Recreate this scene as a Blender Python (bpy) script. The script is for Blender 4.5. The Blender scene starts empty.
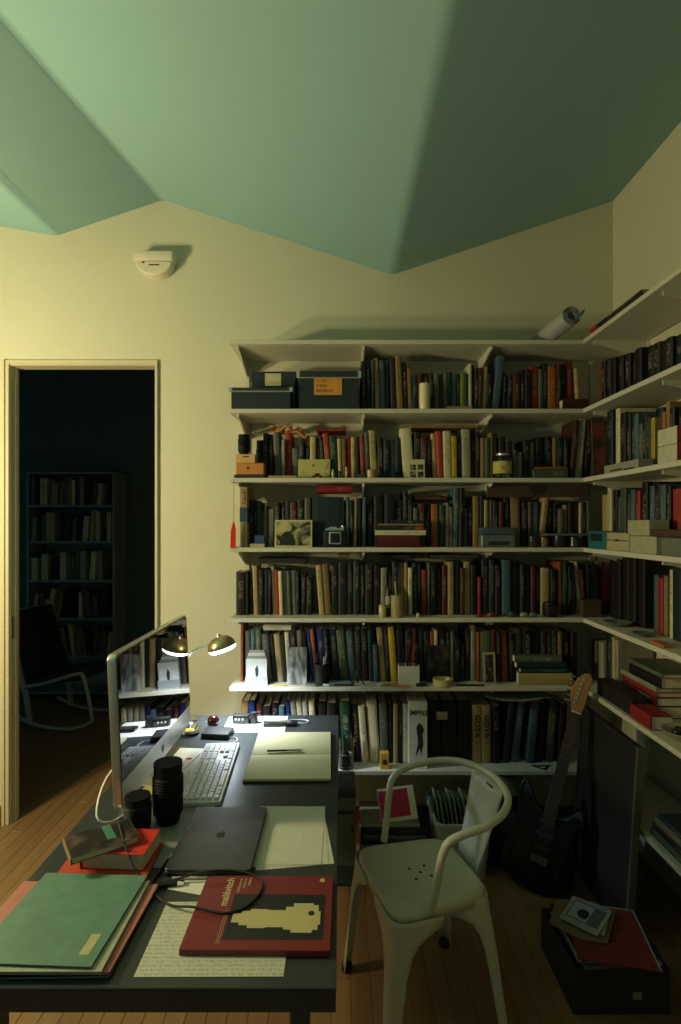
import bpy, bmesh, math, random
from mathutils import Vector, Matrix, Euler
random.seed(7)
R = math.radians
scene = bpy.context.scene
COL = scene.collection

# ------------------------------------------------------------------ camera, world, exposure
F, CX, HY, H = 540.0, 340.5, 523.0, 1.63        # focal length in pixels, vanishing point, eye height
cam_d = bpy.data.cameras.new('camera')
cam = bpy.data.objects.new('camera', cam_d); COL.objects.link(cam)
cam_d.sensor_fit = 'VERTICAL'; cam_d.sensor_height = 36.0; cam_d.sensor_width = 24.0
cam_d.lens = F / 1024 * 36.0
cam_d.shift_y = 11.0 / 1024
cam.location = (0, 0, H); cam.rotation_euler = (R(90), 0, 0)
cam_d.clip_start = 0.05
scene.camera = cam

world = bpy.data.worlds.new('teal_fill'); scene.world = world; world.use_nodes = True
bg = world.node_tree.nodes['Background']
bg.inputs[0].default_value = (0.22, 0.55, 0.60, 1); bg.inputs[1].default_value = 0.30  # added dim teal ambient that tints the shadows, entering from behind the camera

vs = scene.view_settings
vs.view_transform = 'Standard'; vs.look = 'None'; vs.exposure = 0.0; vs.gamma = 1.0; vs.use_curve_mapping = False

LAMP_COL = (1.0, 0.86, 0.46)
LAMP_HEADS = [((-2.28, 1.52, 1.90), 168.0), ((-2.14, 1.44, 1.58), 90.0)]
DESK_LAMP_W = 34.0

# ------------------------------------------------------------------ helpers
def lin(c): return tuple(((x / 12.92) if x <= 0.04045 else ((x + 0.055) / 1.055) ** 2.4) for x in c)
def hx(s): return lin(tuple(int(s[i:i + 2], 16) / 255 for i in (0, 2, 4)))

def _nodes(name):
    m = bpy.data.materials.new(name); m.use_nodes = True
    nt = m.node_tree; b = nt.nodes['Principled BSDF']
    return m, nt, b

def M(name, col, rough=0.5, metal=0.0, ns=18.0, na=0.10, bump=0.0, emit=None, es=0.0, trans=0.0, stretch=None, ior=None, spec=None):
    m, nt, b = _nodes(name)
    tc = nt.nodes.new('ShaderNodeTexCoord'); nz = nt.nodes.new('ShaderNodeTexNoise')
    nz.inputs['Scale'].default_value = ns; nz.inputs['Detail'].default_value = 3
    mp = nt.nodes.new('ShaderNodeMapping')
    if stretch: mp.inputs['Scale'].default_value = stretch
    nt.links.new(tc.outputs['Object'], mp.inputs[0]); nt.links.new(mp.outputs[0], nz.inputs['Vector'])
    mx = nt.nodes.new('ShaderNodeMix'); mx.data_type = 'RGBA'
    lo = tuple(max(0, c * (1 - na)) for c in col[:3]) + (1,); hi = tuple(min(1, c * (1 + na)) for c in col[:3]) + (1,)
    mx.inputs[6].default_value = lo; mx.inputs[7].default_value = hi
    nt.links.new(nz.outputs['Fac'], mx.inputs[0]); nt.links.new(mx.outputs[2], b.inputs['Base Color'])
    b.inputs['Roughness'].default_value = rough; b.inputs['Metallic'].default_value = metal
    if spec is not None: b.inputs['Specular IOR Level'].default_value = spec
    if trans: b.inputs['Transmission Weight'].default_value = trans
    if ior: b.inputs['IOR'].default_value = ior
    if emit: b.inputs['Emission Color'].default_value = tuple(emit) + (1,); b.inputs['Emission Strength'].default_value = es
    if bump:
        bp = nt.nodes.new('ShaderNodeBump'); bp.inputs['Strength'].default_value = bump; bp.inputs['Distance'].default_value = 0.002
        nt.links.new(nz.outputs['Fac'], bp.inputs['Height']); nt.links.new(bp.outputs[0], b.inputs['Normal'])
    return m

def math_node(nt, op, a, b=None, c=None):
    n = nt.nodes.new('ShaderNodeMath'); n.operation = op
    for i, v in enumerate((a, b, c)):
        if v is None: continue
        if isinstance(v, (int, float)): n.inputs[i].default_value = v
        else: nt.links.new(v, n.inputs[i])
    return n.outputs[0]

def mat_objcol(name, rough=0.55, title=True):
    """colour from the object's own colour; printed title marks laid out in the spine's UV"""
    m, nt, b = _nodes(name)
    oi = nt.nodes.new('ShaderNodeObjectInfo'); uv = nt.nodes.new('ShaderNodeUVMap'); uv.uv_map = 'UVMap'
    col_out, rnd_out = oi.outputs['Color'], oi.outputs['Random']
    if title:
        at_ = nt.nodes.new('ShaderNodeAttribute'); at_.attribute_name = 'cover_colour'; col_out = at_.outputs['Color']
        as_ = nt.nodes.new('ShaderNodeAttribute'); as_.attribute_name = 'seed'; rnd_out = as_.outputs['Fac']
    tc = nt.nodes.new('ShaderNodeTexCoord'); nz = nt.nodes.new('ShaderNodeTexNoise'); nz.inputs['Scale'].default_value = 25
    nt.links.new(tc.outputs['Object'], nz.inputs['Vector'])
    var = nt.nodes.new('ShaderNodeMix'); var.data_type = 'RGBA'; var.blend_type = 'MULTIPLY'; var.inputs[0].default_value = 1
    g = math_node(nt, 'MULTIPLY_ADD', nz.outputs['Fac'], 0.4, 0.8)
    cb = nt.nodes.new('ShaderNodeCombineColor')
    for i in range(3): nt.links.new(g, cb.inputs[i])
    nt.links.new(col_out, var.inputs[6]); nt.links.new(cb.outputs[0], var.inputs[7])
    out = var.outputs[2]
    if title:
        sp = nt.nodes.new('ShaderNodeSeparateXYZ'); nt.links.new(uv.outputs[0], sp.inputs[0])
        u, v = sp.outputs[0], sp.outputs[1]; rnd = rnd_out
        inu = math_node(nt, 'LESS_THAN', math_node(nt, 'ABSOLUTE', math_node(nt, 'SUBTRACT', u, 0.5)), 0.24)
        v0 = math_node(nt, 'MULTIPLY_ADD', rnd, 0.35, 0.25)
        v1 = math_node(nt, 'MULTIPLY_ADD', math_node(nt, 'FRACT', math_node(nt, 'MULTIPLY', rnd, 7.3)), 0.25, 0.68)
        inv = math_node(nt, 'MULTIPLY', math_node(nt, 'GREATER_THAN', v, v0), math_node(nt, 'LESS_THAN', v, v1))
        cv = nt.nodes.new('ShaderNodeCombineXYZ')
        nt.links.new(math_node(nt, 'MULTIPLY', u, 2.6), cv.inputs[0]); nt.links.new(math_node(nt, 'MULTIPLY', v, 46.0), cv.inputs[1])
        nt.links.new(math_node(nt, 'MULTIPLY', rnd, 50.0), cv.inputs[2])
        n2 = nt.nodes.new('ShaderNodeTexNoise'); n2.inputs['Scale'].default_value = 1.0; n2.inputs['Detail'].default_value = 1
        nt.links.new(cv.outputs[0], n2.inputs['Vector'])
        ink = math_node(nt, 'GREATER_THAN', n2.outputs['Fac'], 0.52)
        has = math_node(nt, 'GREATER_THAN', math_node(nt, 'FRACT', math_node(nt, 'MULTIPLY', rnd, 3.7)), 0.25)
        mask = math_node(nt, 'MULTIPLY', math_node(nt, 'MULTIPLY', inu, inv), math_node(nt, 'MULTIPLY', ink, has))
        mask = math_node(nt, 'MULTIPLY', mask, 0.5)
        bw = nt.nodes.new('ShaderNodeRGBToBW'); nt.links.new(col_out, bw.inputs[0])
        dark = math_node(nt, 'GREATER_THAN', bw.outputs[0], 0.16)
        tcx = nt.nodes.new('ShaderNodeMix'); tcx.data_type = 'RGBA'
        tcx.inputs[6].default_value = (0.30, 0.28, 0.20, 1); tcx.inputs[7].default_value = (0.04, 0.035, 0.03, 1)
        nt.links.new(dark, tcx.inputs[0])
        fin = nt.nodes.new('ShaderNodeMix'); fin.data_type = 'RGBA'
        nt.links.new(mask, fin.inputs[0]); nt.links.new(out, fin.inputs[6]); nt.links.new(tcx.outputs[2], fin.inputs[7])
        out = fin.outputs[2]
    nt.links.new(out, b.inputs['Base Color']); b.inputs['Roughness'].default_value = rough
    return m

def mat_print(name, c0, c1, scale=14.0, rough=0.5, lo=0.45, hi=0.55, detail=4, stretch=(1, 1, 1), distort=0.6):
    """two-tone printed picture (noise shapes)"""
    m, nt, b = _nodes(name)
    tc = nt.nodes.new('ShaderNodeTexCoord'); mp = nt.nodes.new('ShaderNodeMapping'); mp.inputs['Scale'].default_value = stretch
    nz = nt.nodes.new('ShaderNodeTexNoise'); nz.inputs['Scale'].default_value = scale; nz.inputs['Detail'].default_value = detail
    nz.inputs['Distortion'].default_value = distort
    rp = nt.nodes.new('ShaderNodeValToRGB'); rp.color_ramp.elements[0].position = lo; rp.color_ramp.elements[1].position = hi
    rp.color_ramp.elements[0].color = tuple(c0) + (1,); rp.color_ramp.elements[1].color = tuple(c1) + (1,)
    nt.links.new(tc.outputs['Object'], mp.inputs[0]); nt.links.new(mp.outputs[0], nz.inputs['Vector'])
    nt.links.new(nz.outputs['Fac'], rp.inputs[0]); nt.links.new(rp.outputs[0], b.inputs['Base Color'])
    b.inputs['Roughness'].default_value = rough
    return m

def mat_written(name, paper, ink, lines, amount=0.5, rough=0.75, cross=180.0):
    """paper with rows of fine handwriting or typing (rows along local x, stacked in local y)"""
    m, nt, b = _nodes(name)
    tc = nt.nodes.new('ShaderNodeTexCoord'); sp = nt.nodes.new('ShaderNodeSeparateXYZ'); nt.links.new(tc.outputs['Object'], sp.inputs[0])
    row = math_node(nt, 'FRACT', math_node(nt, 'MULTIPLY', sp.outputs[1], lines))
    inrow = math_node(nt, 'LESS_THAN', math_node(nt, 'ABSOLUTE', math_node(nt, 'SUBTRACT', row, 0.5)), 0.26)
    cv = nt.nodes.new('ShaderNodeCombineXYZ')
    nt.links.new(math_node(nt, 'MULTIPLY', sp.outputs[0], cross), cv.inputs[0]); nt.links.new(math_node(nt, 'MULTIPLY', sp.outputs[1], lines * 1.7), cv.inputs[1])
    nz = nt.nodes.new('ShaderNodeTexNoise'); nz.inputs['Scale'].default_value = 1.0; nz.inputs['Detail'].default_value = 1
    nt.links.new(cv.outputs[0], nz.inputs['Vector'])
    ink_m = math_node(nt, 'MULTIPLY', math_node(nt, 'GREATER_THAN', nz.outputs['Fac'], 0.5), inrow)
    ink_m = math_node(nt, 'MULTIPLY', ink_m, amount)
    mx = nt.nodes.new('ShaderNodeMix'); mx.data_type = 'RGBA'; mx.inputs[6].default_value = tuple(paper) + (1,); mx.inputs[7].default_value = tuple(ink) + (1,)
    nt.links.new(ink_m, mx.inputs[0]); nt.links.new(mx.outputs[2], b.inputs['Base Color']); b.inputs['Roughness'].default_value = rough
    return m

def mat_wood(name, c0, c1, rough=0.4, grain=(40, 2.0, 40), scale=1.0, per_object=0.35):
    m, nt, b = _nodes(name)
    tc = nt.nodes.new('ShaderNodeTexCoord'); oi = nt.nodes.new('ShaderNodeObjectInfo')
    mp = nt.nodes.new('ShaderNodeMapping'); mp.inputs['Scale'].default_value = grain
    nt.links.new(tc.outputs['Object'], mp.inputs[0])
    off = nt.nodes.new('ShaderNodeVectorMath'); off.operation = 'ADD'
    cv = nt.nodes.new('ShaderNodeCombineXYZ')
    for i in range(3): nt.links.new(math_node(nt, 'MULTIPLY', oi.outputs['Random'], 37.0 + i * 11), cv.inputs[i])
    nt.links.new(mp.outputs[0], off.inputs[0]); nt.links.new(cv.outputs[0], off.inputs[1])
    nz = nt.nodes.new('ShaderNodeTexNoise'); nz.inputs['Scale'].default_value = scale; nz.inputs['Detail'].default_value = 4
    nt.links.new(off.outputs[0], nz.inputs['Vector'])
    mx = nt.nodes.new('ShaderNodeMix'); mx.data_type = 'RGBA'; mx.inputs[6].default_value = tuple(c0) + (1,); mx.inputs[7].default_value = tuple(c1) + (1,)
    fac = math_node(nt, 'ADD', math_node(nt, 'MULTIPLY', nz.outputs['Fac'], 1 - per_object), math_node(nt, 'MULTIPLY', oi.outputs['Random'], per_object))
    nt.links.new(fac, mx.inputs[0]); nt.links.new(mx.outputs[2], b.inputs['Base Color']); b.inputs['Roughness'].default_value = rough
    return m

class MB:
    """collects polygons; build() links them as ONE mesh object"""
    def __init__(s): s.v = []; s.f = []; s.m = []
    def add(s, verts, faces, mi=0):
        o = len(s.v); s.v += [tuple(p) for p in verts]; s.f += [tuple(i + o for i in f) for f in faces]; s.m += [mi] * len(faces); return s
    def box(s, x0, x1, y0, y1, z0, z1, mi=0):
        v = [(x0, y0, z0), (x1, y0, z0), (x1, y1, z0), (x0, y1, z0), (x0, y0, z1), (x1, y0, z1), (x1, y1, z1), (x0, y1, z1)]
        return s.add(v, [(3, 2, 1, 0), (4, 5, 6, 7), (0, 1, 5, 4), (1, 2, 6, 5), (2, 3, 7, 6), (3, 0, 4, 7)], mi)
    def prism(s, poly, a0, a1, axis='z', mi=0):
        def mk(p, a):
            if axis == 'z': return (p[0], p[1], a)
            if axis == 'y': return (p[0], a, p[1])
            return (a, p[0], p[1])
        n = len(poly); v = [mk(p, a0) for p in poly] + [mk(p, a1) for p in poly]
        f = [tuple(range(n)), tuple(range(2 * n - 1, n - 1, -1))] + [(i, n + i, n + (i + 1) % n, (i + 1) % n) for i in range(n)]
        return s.add(v, f, mi)
    def cyl(s, p0, p1, r0, r1=None, n=14, mi=0, caps=True):
        r1 = r0 if r1 is None else r1
        p0, p1 = Vector(p0), Vector(p1); d = (p1 - p0).normalized()
        a = d.orthogonal().normalized(); b = d.cross(a)
        v = []
        for p, r in ((p0, r0), (p1, r1)):
            v += [p + (a * math.cos(t) + b * math.sin(t)) * r for t in (2 * math.pi * i / n for i in range(n))]
        f = [(i, (i + 1) % n, n + (i + 1) % n, n + i) for i in range(n)]
        if caps: f += [tuple(range(n - 1, -1, -1)), tuple(range(n, 2 * n))]
        return s.add(v, f, mi)
    def lathe(s, prof, c=(0, 0, 0), n=24, mi=0):
        """profile (r, z) from bottom to top about the z axis; a r of 0 closes it"""
        rings = []; v = []
        for r, z in prof:
            if r < 1e-6: rings.append([len(v)]); v.append((c[0], c[1], c[2] + z))
            else:
                rings.append(list(range(len(v), len(v) + n)))
                v += [(c[0] + r * math.cos(2 * math.pi * i / n), c[1] + r * math.sin(2 * math.pi * i / n), c[2] + z) for i in range(n)]
        f = []
        for a, b in zip(rings[:-1], rings[1:]):
            if len(a) == 1 and len(b) == 1: continue
            if len(a) == 1: f += [(a[0], b[(i + 1) % n], b[i]) for i in range(n)]
            elif len(b) == 1: f += [(a[i], a[(i + 1) % n], b[0]) for i in range(n)]
            else: f += [(a[i], a[(i + 1) % n], b[(i + 1) % n], b[i]) for i in range(n)]
        return s.add(v, f, mi)
    def tube(s, pts, r, n=8, mi=0, smooth=4, closed=False):
        P = [Vector(p) for p in pts]
        if smooth > 1 and len(P) > 2:
            Q = []
            for i in range(len(P) - 1):
                p0, p1, p2, p3 = P[max(i - 1, 0)], P[i], P[i + 1], P[min(i + 2, len(P) - 1)]
                for k in range(smooth):
                    t = k / smooth
                    Q.append(0.5 * ((2 * p1) + (p2 - p0) * t + (2 * p0 - 5 * p1 + 4 * p2 - p3) * t * t + (3 * p1 - p0 - 3 * p2 + p3) * t ** 3))
            Q.append(P[-1]); P = Q
        N = len(P); up = None; v = []; prev = None
        for i in range(N):
            t = (P[min(i + 1, N - 1)] - P[max(i - 1, 0)])
            t = t.normalized() if t.length > 1e-9 else Vector((0, 0, 1))
            if prev is None: a = t.orthogonal().normalized()
            else:
                a = prev - t * prev.dot(t)
                a = a.normalized() if a.length > 1e-6 else t.orthogonal().normalized()
            prev = a; b = t.cross(a)
            rr = r(i / (N - 1)) if callable(r) else r
            v += [P[i] + (a * math.cos(2 * math.pi * k / n) + b * math.sin(2 * math.pi * k / n)) * rr for k in range(n)]
        f = []
        for i in range(N - 1):
            for k in range(n):
                f.append((i * n + k, i * n + (k + 1) % n, (i + 1) * n + (k + 1) % n, (i + 1) * n + k))
        f += [tuple(range(n - 1, -1, -1)), tuple(range((N - 1) * n, N * n))]
        return s.add(v, f, mi)
    def build(s, name, mats, parent=None, loc=(0, 0, 0), rot=(0, 0, 0), bevel=0.0, smooth=None, segs=1, color=None):
        me = bpy.data.meshes.new(name); me.from_pydata(s.v, [], s.f)
        for m in (mats if isinstance(mats, (list, tuple)) else [mats]): me.materials.append(m)
        me.polygons.foreach_set('material_index', s.m)
        bm = bmesh.new(); bm.from_mesh(me); bmesh.ops.recalc_face_normals(bm, faces=bm.faces)
        if bevel:
            bmesh.ops.bevel(bm, geom=[e for e in bm.edges if len(e.link_faces) == 2 and e.calc_face_angle(0) > R(30)], offset=bevel, segments=segs, affect='EDGES', profile=0.5)
        bm.to_mesh(me); bm.free()
        if smooth is not None:
            me.polygons.foreach_set('use_smooth', [True] * len(me.polygons)); me.set_sharp_from_angle(angle=R(smooth))
        me.update()
        return link(name, me, parent, loc, rot, color)

def link(name, data, parent=None, loc=(0, 0, 0), rot=(0, 0, 0), color=None):
    o = bpy.data.objects.new(name, data); COL.objects.link(o)
    o.location = loc; o.rotation_euler = rot; o.parent = parent
    if color is not None: o.color = tuple(color[:3]) + (1,)
    return o
def tag(o, label, cat, group=None):
    o['label'] = label; o['category'] = cat
    if group: o['group'] = group
    return o
def struct(o): o['kind'] = 'structure'; return o
def thing(name, label, cat, loc=(0, 0, 0), rz=0.0, group=None, rot=None):
    o = link(name, None, None, loc, rot or (0, 0, rz)); o.empty_display_size = 0.05
    return tag(o, label, cat, group)
def at(px, py, Y): return Vector(((px - CX) / F * Y, Y, H - (py - HY) / F * Y))
def onz(px, py, z):
    Y = (H - z) * F / (py - HY); return Vector(((px - CX) / F * Y, Y, z))
def onx(px, py, X):
    Y = X * F / (px - CX); return Vector((X, Y, H - (py - HY) / F * Y))

_DG = None
def text(body, size, mat, parent, loc, rot, name='lettering', sx=1.0, depth=0.0004, align='CENTER', bold=False):
    cu = bpy.data.curves.new('t', 'FONT'); cu.body = body; cu.size = size; cu.extrude = depth / 2; cu.align_x = align; cu.align_y = 'CENTER'
    if bold: cu.offset = size * 0.018
    cu.resolution_u = 3
    t = bpy.data.objects.new('t', cu); COL.objects.link(t)
    dg = bpy.context.evaluated_depsgraph_get(); me = bpy.data.meshes.new_from_object(t.evaluated_get(dg))
    bpy.data.objects.remove(t); bpy.data.curves.remove(cu)
    me.materials.clear(); me.materials.append(mat)
    o = link(name, me, parent, loc, rot); o.scale = (sx, 1, 1); return o

ONES = ['zeroth', 'first', 'second', 'third', 'fourth', 'fifth', 'sixth', 'seventh', 'eighth', 'ninth', 'tenth', 'eleventh', 'twelfth', 'thirteenth', 'fourteenth', 'fifteenth', 'sixteenth', 'seventeenth', 'eighteenth', 'nineteenth']
def ordinal(n):
    if n < 20: return ONES[n]
    t = {2: 'twent', 3: 'thirt', 4: 'fort', 5: 'fift', 6: 'sixt', 7: 'sevent'}[n // 10]
    if n % 10 == 0: return t + 'ieth'
    return t + 'y-' + ONES[n % 10]
# ------------------------------------------------------------------ materials
m_wall = M('wall_paint', (0.60, 0.58, 0.43), 0.85, ns=3, na=0.02)
m_dark_wall = M('dark_wall_bounce_cut', (0.10, 0.12, 0.12), 0.9, ns=3, na=0.05)  # unseen left and rear walls, made dark to cut bounced light
m_ceil = M('mint_ceiling_paint', (0.275, 0.47, 0.475), 0.9, ns=3, na=0.02)
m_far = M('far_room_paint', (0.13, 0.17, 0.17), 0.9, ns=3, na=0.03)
m_trim = M('door_frame_paint', (0.56, 0.51, 0.34), 0.55, ns=8, na=0.03)
m_shelf = M('cream_shelf_lacquer', (0.58, 0.56, 0.45), 0.5, ns=8, na=0.04)
m_floor = mat_wood('oak_strip', hx('73573a'), hx('94744e'), 0.42, (60, 3, 60))
m_subfloor = M('dark_joint', (0.05, 0.03, 0.02), 0.9)
m_skirt = mat_wood('brown_skirting', hx('6a3c1c'), hx('8c5228'), 0.5, (3, 60, 60))
m_glass = M('clear_glass', (0.95, 0.98, 0.97), 0.02, trans=1.0, ior=1.45, na=0)
m_book = mat_objcol('cloth_and_paper_cover', 0.6)
m_plain = mat_objcol('plain_coloured', 0.6, title=False)
m_gloss = mat_objcol('coloured_gloss', 0.28, title=False)
m_pages = M('page_edges', (0.62, 0.56, 0.42), 0.85, ns=220, na=0.25, stretch=(12, 1, 1))
m_paper = M('white_paper', (0.80, 0.79, 0.70), 0.8, ns=10, na=0.02)
m_black = M('black_plastic', (0.012, 0.012, 0.013), 0.38, ns=60, na=0.2)
m_matte = M('matt_black', (0.015, 0.015, 0.016), 0.7, ns=60, na=0.2)
m_ink = M('printing_ink', (0.02, 0.02, 0.02), 0.6)
m_alu = M('brushed_aluminium', (0.62, 0.62, 0.58), 0.36, 0.85, ns=120, na=0.06)
m_chrome = M('chrome', (0.75, 0.75, 0.76), 0.12, 1.0, ns=10, na=0.02)
m_steel = M('dark_steel_desk', (0.06, 0.072, 0.075), 0.30, 0.35, ns=9, na=0.22, bump=0.05)
m_white = M('white_plastic', (0.78, 0.78, 0.76), 0.35, ns=10, na=0.02)
m_card = M('cardboard_cream', (0.66, 0.60, 0.40), 0.8, ns=16, na=0.08)
m_wood = mat_wood('honey_wood', hx('a4672e'), hx('c88a48'), 0.5, (60, 60, 6))
m_lightwood = mat_wood('pale_wood', hx('b98d58'), hx('d6ae78'), 0.5, (30, 30, 8))

# ------------------------------------------------------------------ room shell
YW, XW, ZF, XF = 2.925, 1.476, 2.63, 1.181        # back wall, right wall, shelf front on the back wall, shelf front on the right wall
XL, YR = -3.2, -0.8
DX0, DX1, DTOP = -1.805, -0.992, 2.502             # door opening
ZT = 4.0

fl = struct(MB().box(XL - 1.2, XW + 0.12, YR - 0.1, 5.42, -0.10, -0.016).build('floor', m_subfloor))
pw, pl = 0.0685, 2.05
unit = MB().box(-pw / 2 + 0.0006, pw / 2 - 0.0006, -pl / 2 + 0.0006, pl / 2 - 0.0006, -0.016, 0).build('plank', m_floor, fl, bevel=0.0011).data
first = bpy.data.objects['plank']; used_first = False
nx = int((XW + 0.02 - (-3.2)) / pw)
for i in range(nx):
    x = XW - 0.5 * pw - i * pw
    off = (i * 0.618 % 1.0) * pl
    for k in range(-1, 4):
        y = YR - 0.3 + off + k * pl
        if y + pl / 2 < 0.75 or y - pl / 2 > 5.3: continue      # only strips that the room's visible floor shows
        if x > -0.9 and y - pl / 2 > YW: continue
        if x < -1.3 and y + pl / 2 < 2.0: continue
        if not used_first: o = first; used_first = True
        else: o = link('plank', unit, fl)
        o.location = (x, y, 0)

wb = MB().prism([(XL - 0.1, 0), (DX0, 0), (DX0, DTOP), (DX1, DTOP), (DX1, 0), (XW + 0.12, 0), (XW + 0.12, ZT), (XL - 0.1, ZT)], YW, YW + 0.07, 'y')
struct(wb.build('wall_back', m_wall))
struct(MB().box(XW, XW + 0.12, YR, YW, 0, ZT).build('wall_right', m_wall))
struct(MB().box(XL - 0.1, XL, YR, YW, 0, ZT).build('wall_left', m_dark_wall))
struct(MB().prism([(XL - 0.1, 0), (XW + 0.12, 0), (XW + 0.12, ZT), (0.6, ZT), (0.6, 0.9), (-2.0, 0.9), (-2.0, ZT), (XL - 0.1, ZT)], YR - 0.12, YR, 'y').build('wall_rear', m_dark_wall))
win = MB().box(-2.0, 0.6, YR - 0.05, YR - 0.044, 0.9, ZT).build('fill_window', m_glass); struct(win)  # unseen opening added behind the camera to let soft teal fill in
MB().box(-2.0, 0.6, YR - 0.1, YR + 0.02, 0.86, 0.9).build('fill_window_sill', m_trim, win)

# folded ceiling: planes meeting in ridges and valleys that run towards the camera
far = [(XL - 0.1, 3.485), (-1.536, 3.185), (-0.9615, 3.380), (0.279, 2.973), (XW + 0.12, 3.414)]
near = [(XL - 0.1, 3.485), (-1.755, 3.185), (-1.690, 3.380), (0.292, 2.973), (XW + 0.12, 3.390)]
def rounded(prof, r=0.03):
    out = [prof[0]]
    for a, p, b in zip(prof[:-2], prof[1:-1], prof[2:]):
        a, p, b = Vector(a), Vector(p), Vector(b); rr = min(r, (a - p).length * 0.4, (b - p).length * 0.4)
        q0 = p + (a - p).normalized() * rr; q1 = p + (b - p).normalized() * rr
        for t in (0, 0.25, 0.5, 0.75, 1): out.append(tuple(q0 * (1 - t) ** 2 + p * 2 * t * (1 - t) + q1 * t * t))
    return out + [prof[-1]]
pf, pn = rounded(far), rounded(near); n = len(pf)
cv = [(x, YW + 0.01, z) for x, z in pf] + [(x, YR - 0.1, z) for x, z in pn] + [(x, YW + 0.01, z + 0.1) for x, z in pf] + [(x, YR - 0.1, z + 0.1) for x, z in pn]
cf = [(i, i + 1, n + i + 1, n + i) for i in range(n - 1)] + [(2 * n + i, 3 * n + i, 3 * n + i + 1, 2 * n + i + 1) for i in range(n - 1)]
cf += [(i, 2 * n + i, 2 * n + i + 1, i + 1) for i in range(n - 1)] + [(n + i, n + i + 1, 3 * n + i + 1, 3 * n + i) for i in range(n - 1)]
cf += [(0, n, 3 * n, 2 * n), (n - 1, 2 * n - 1 + 2 * n, 4 * n - 1, 2 * n - 1)][:1]
struct(MB().add(cv, cf).build('ceiling', m_ceil, smooth=12))

# door frame: thin casing round the opening and a lining through the wall
def frame_poly(x0, x1, zt, w):
    return [(x0 - w, 0), (x0, 0), (x0, zt), (x1, zt), (x1, 0), (x1 + w, 0), (x1 + w, zt + w), (x0 - w, zt + w)]
tr = struct(MB().prism(frame_poly(DX0 + 0.02, DX1 - 0.012, DTOP - 0.02, 0.012), YW - 0.004, YW + 0.075, 'y').build('trim_1', m_trim))
MB().prism([(DX0 - 0.003, 0), (DX0 + 0.017, 0), (DX0 + 0.017, DTOP - 0.014), (DX1 - 0.008, DTOP - 0.014), (DX1 - 0.008, 0), (DX1 + 0.007, 0), (DX1 + 0.007, DTOP + 0.008), (DX0 - 0.003, DTOP + 0.008)], YW - 0.016, YW - 0.0045, 'y').build('casing', m_trim, tr, bevel=0.003)
MB().box(DX0 - 0.018, DX0 - 0.004, YW - 0.022, YW - 0.001, 0, DTOP + 0.008).build('edge_strip', m_trim, tr)
MB().box(DX0 + 0.0205, DX0 + 0.03, YW + 0.03, YW + 0.045, 0, DTOP - 0.022).build('door_stop', m_trim, tr)
MB().box(DX0 + 0.021, DX0 + 0.0235, YW + 0.004, YW + 0.026, 1.0, 1.12).build('strike_plate', m_chrome, tr)
struct(MB().box(XL, DX0 - 0.019, YW - 0.014, YW, 0, 0.10).build('baseboard_left', m_skirt, bevel=0.003))
struct(MB().box(DX1 + 0.02, XW, YW - 0.014, YW, 0, 0.10).build('baseboard_back', m_skirt, bevel=0.003))

# the dark room beyond the door
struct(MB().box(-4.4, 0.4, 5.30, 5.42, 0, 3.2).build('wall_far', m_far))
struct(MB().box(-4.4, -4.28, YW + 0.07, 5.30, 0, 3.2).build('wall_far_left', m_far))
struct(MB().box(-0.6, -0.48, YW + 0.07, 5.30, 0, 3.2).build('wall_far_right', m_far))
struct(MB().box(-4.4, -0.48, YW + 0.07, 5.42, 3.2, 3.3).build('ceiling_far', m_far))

# ------------------------------------------------------------------ smoke alarm
m_alarm = M('ivory_plastic', (0.66, 0.62, 0.48), 0.5)
sa = thing('smoke_alarm', 'white smoke alarm with rounded lower face high on back wall', 'smoke alarm', (0, 0, 0))
p = at(158, 263, YW); sa.location = p
MB().box(-0.103, 0.103, -0.085, 0, -0.022, 0.026).build('housing', m_alarm, sa, bevel=0.008, smooth=40, segs=2)
dome = [(-0.095, -0.0225)] + [(0.095 * math.cos(t), -0.0225 - 0.072 * math.sin(t)) for t in [math.pi - math.pi * i / 16 for i in range(0, 17)]][1:]
MB().prism(dome, -0.07, 0.0, 'y').build('sounder_cover', m_alarm, sa, bevel=0.006, smooth=40)
MB().box(-0.025, 0.03, -0.0725, -0.069, -0.046, -0.041).build('vent_slot', m_ink, sa)
MB().box(-0.062, -0.05, -0.0725, -0.069, -0.033, -0.027).build('indicator', m_ink, sa)

# ------------------------------------------------------------------ wall shelving
SZ = [2.523, 2.187, 1.850, 1.510, 1.167, 0.831, 0.422]     # tops of the boards, from the highest down
TH = 0.021
XS0 = -0.541
LV = ['highest', 'second-highest', 'third-highest', 'fourth-highest', 'fifth-highest', 'second-lowest', 'lowest']
BRX = [-0.505, 0.115, 0.745, 1.36]
BRY = [2.585, 2.03, 1.46]
def bracket_poly(d):   # side view: along the depth from the wall (0) to the front (d)
    return [(0, 0), (d, 0), (d, -0.016), (d - 0.05, -0.022), (0.05, -0.075), (0, -0.085)]
for i, z in enumerate(SZ):
    s = thing('mounted_shelf', f'{LV[i]} cream board of the back-wall shelving, on metal brackets', 'shelf', (0, YW, z), group='back wall shelves')
    MB().box(XS0, XW - 0.002, ZF - YW, -0.012, -TH, 0).build('board', m_shelf, s, bevel=0.002)
    for bx in BRX:
        if bx > 1.2: continue
        MB().prism([(-0.010 - a, b - TH) for a, b in bracket_poly(0.255)], bx - 0.004, bx + 0.004, 'x').build('bracket', m_shelf, s)
    t = thing('mounted_shelf', f'{LV[i]} cream board of the right-hand wall shelving, on metal brackets', 'shelf', (XW, 0, z), group='right wall shelves')
    MB().box(XF - XW, -0.012, 1.12, ZF - 0.002, -TH, 0).build('board', m_shelf, t, bevel=0.002)
    for by in BRY:
        MB().prism([(-0.010 - a, b - TH) for a, b in bracket_poly(0.255)], by - 0.004, by + 0.004, 'y').build('bracket', m_shelf, t)
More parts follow.
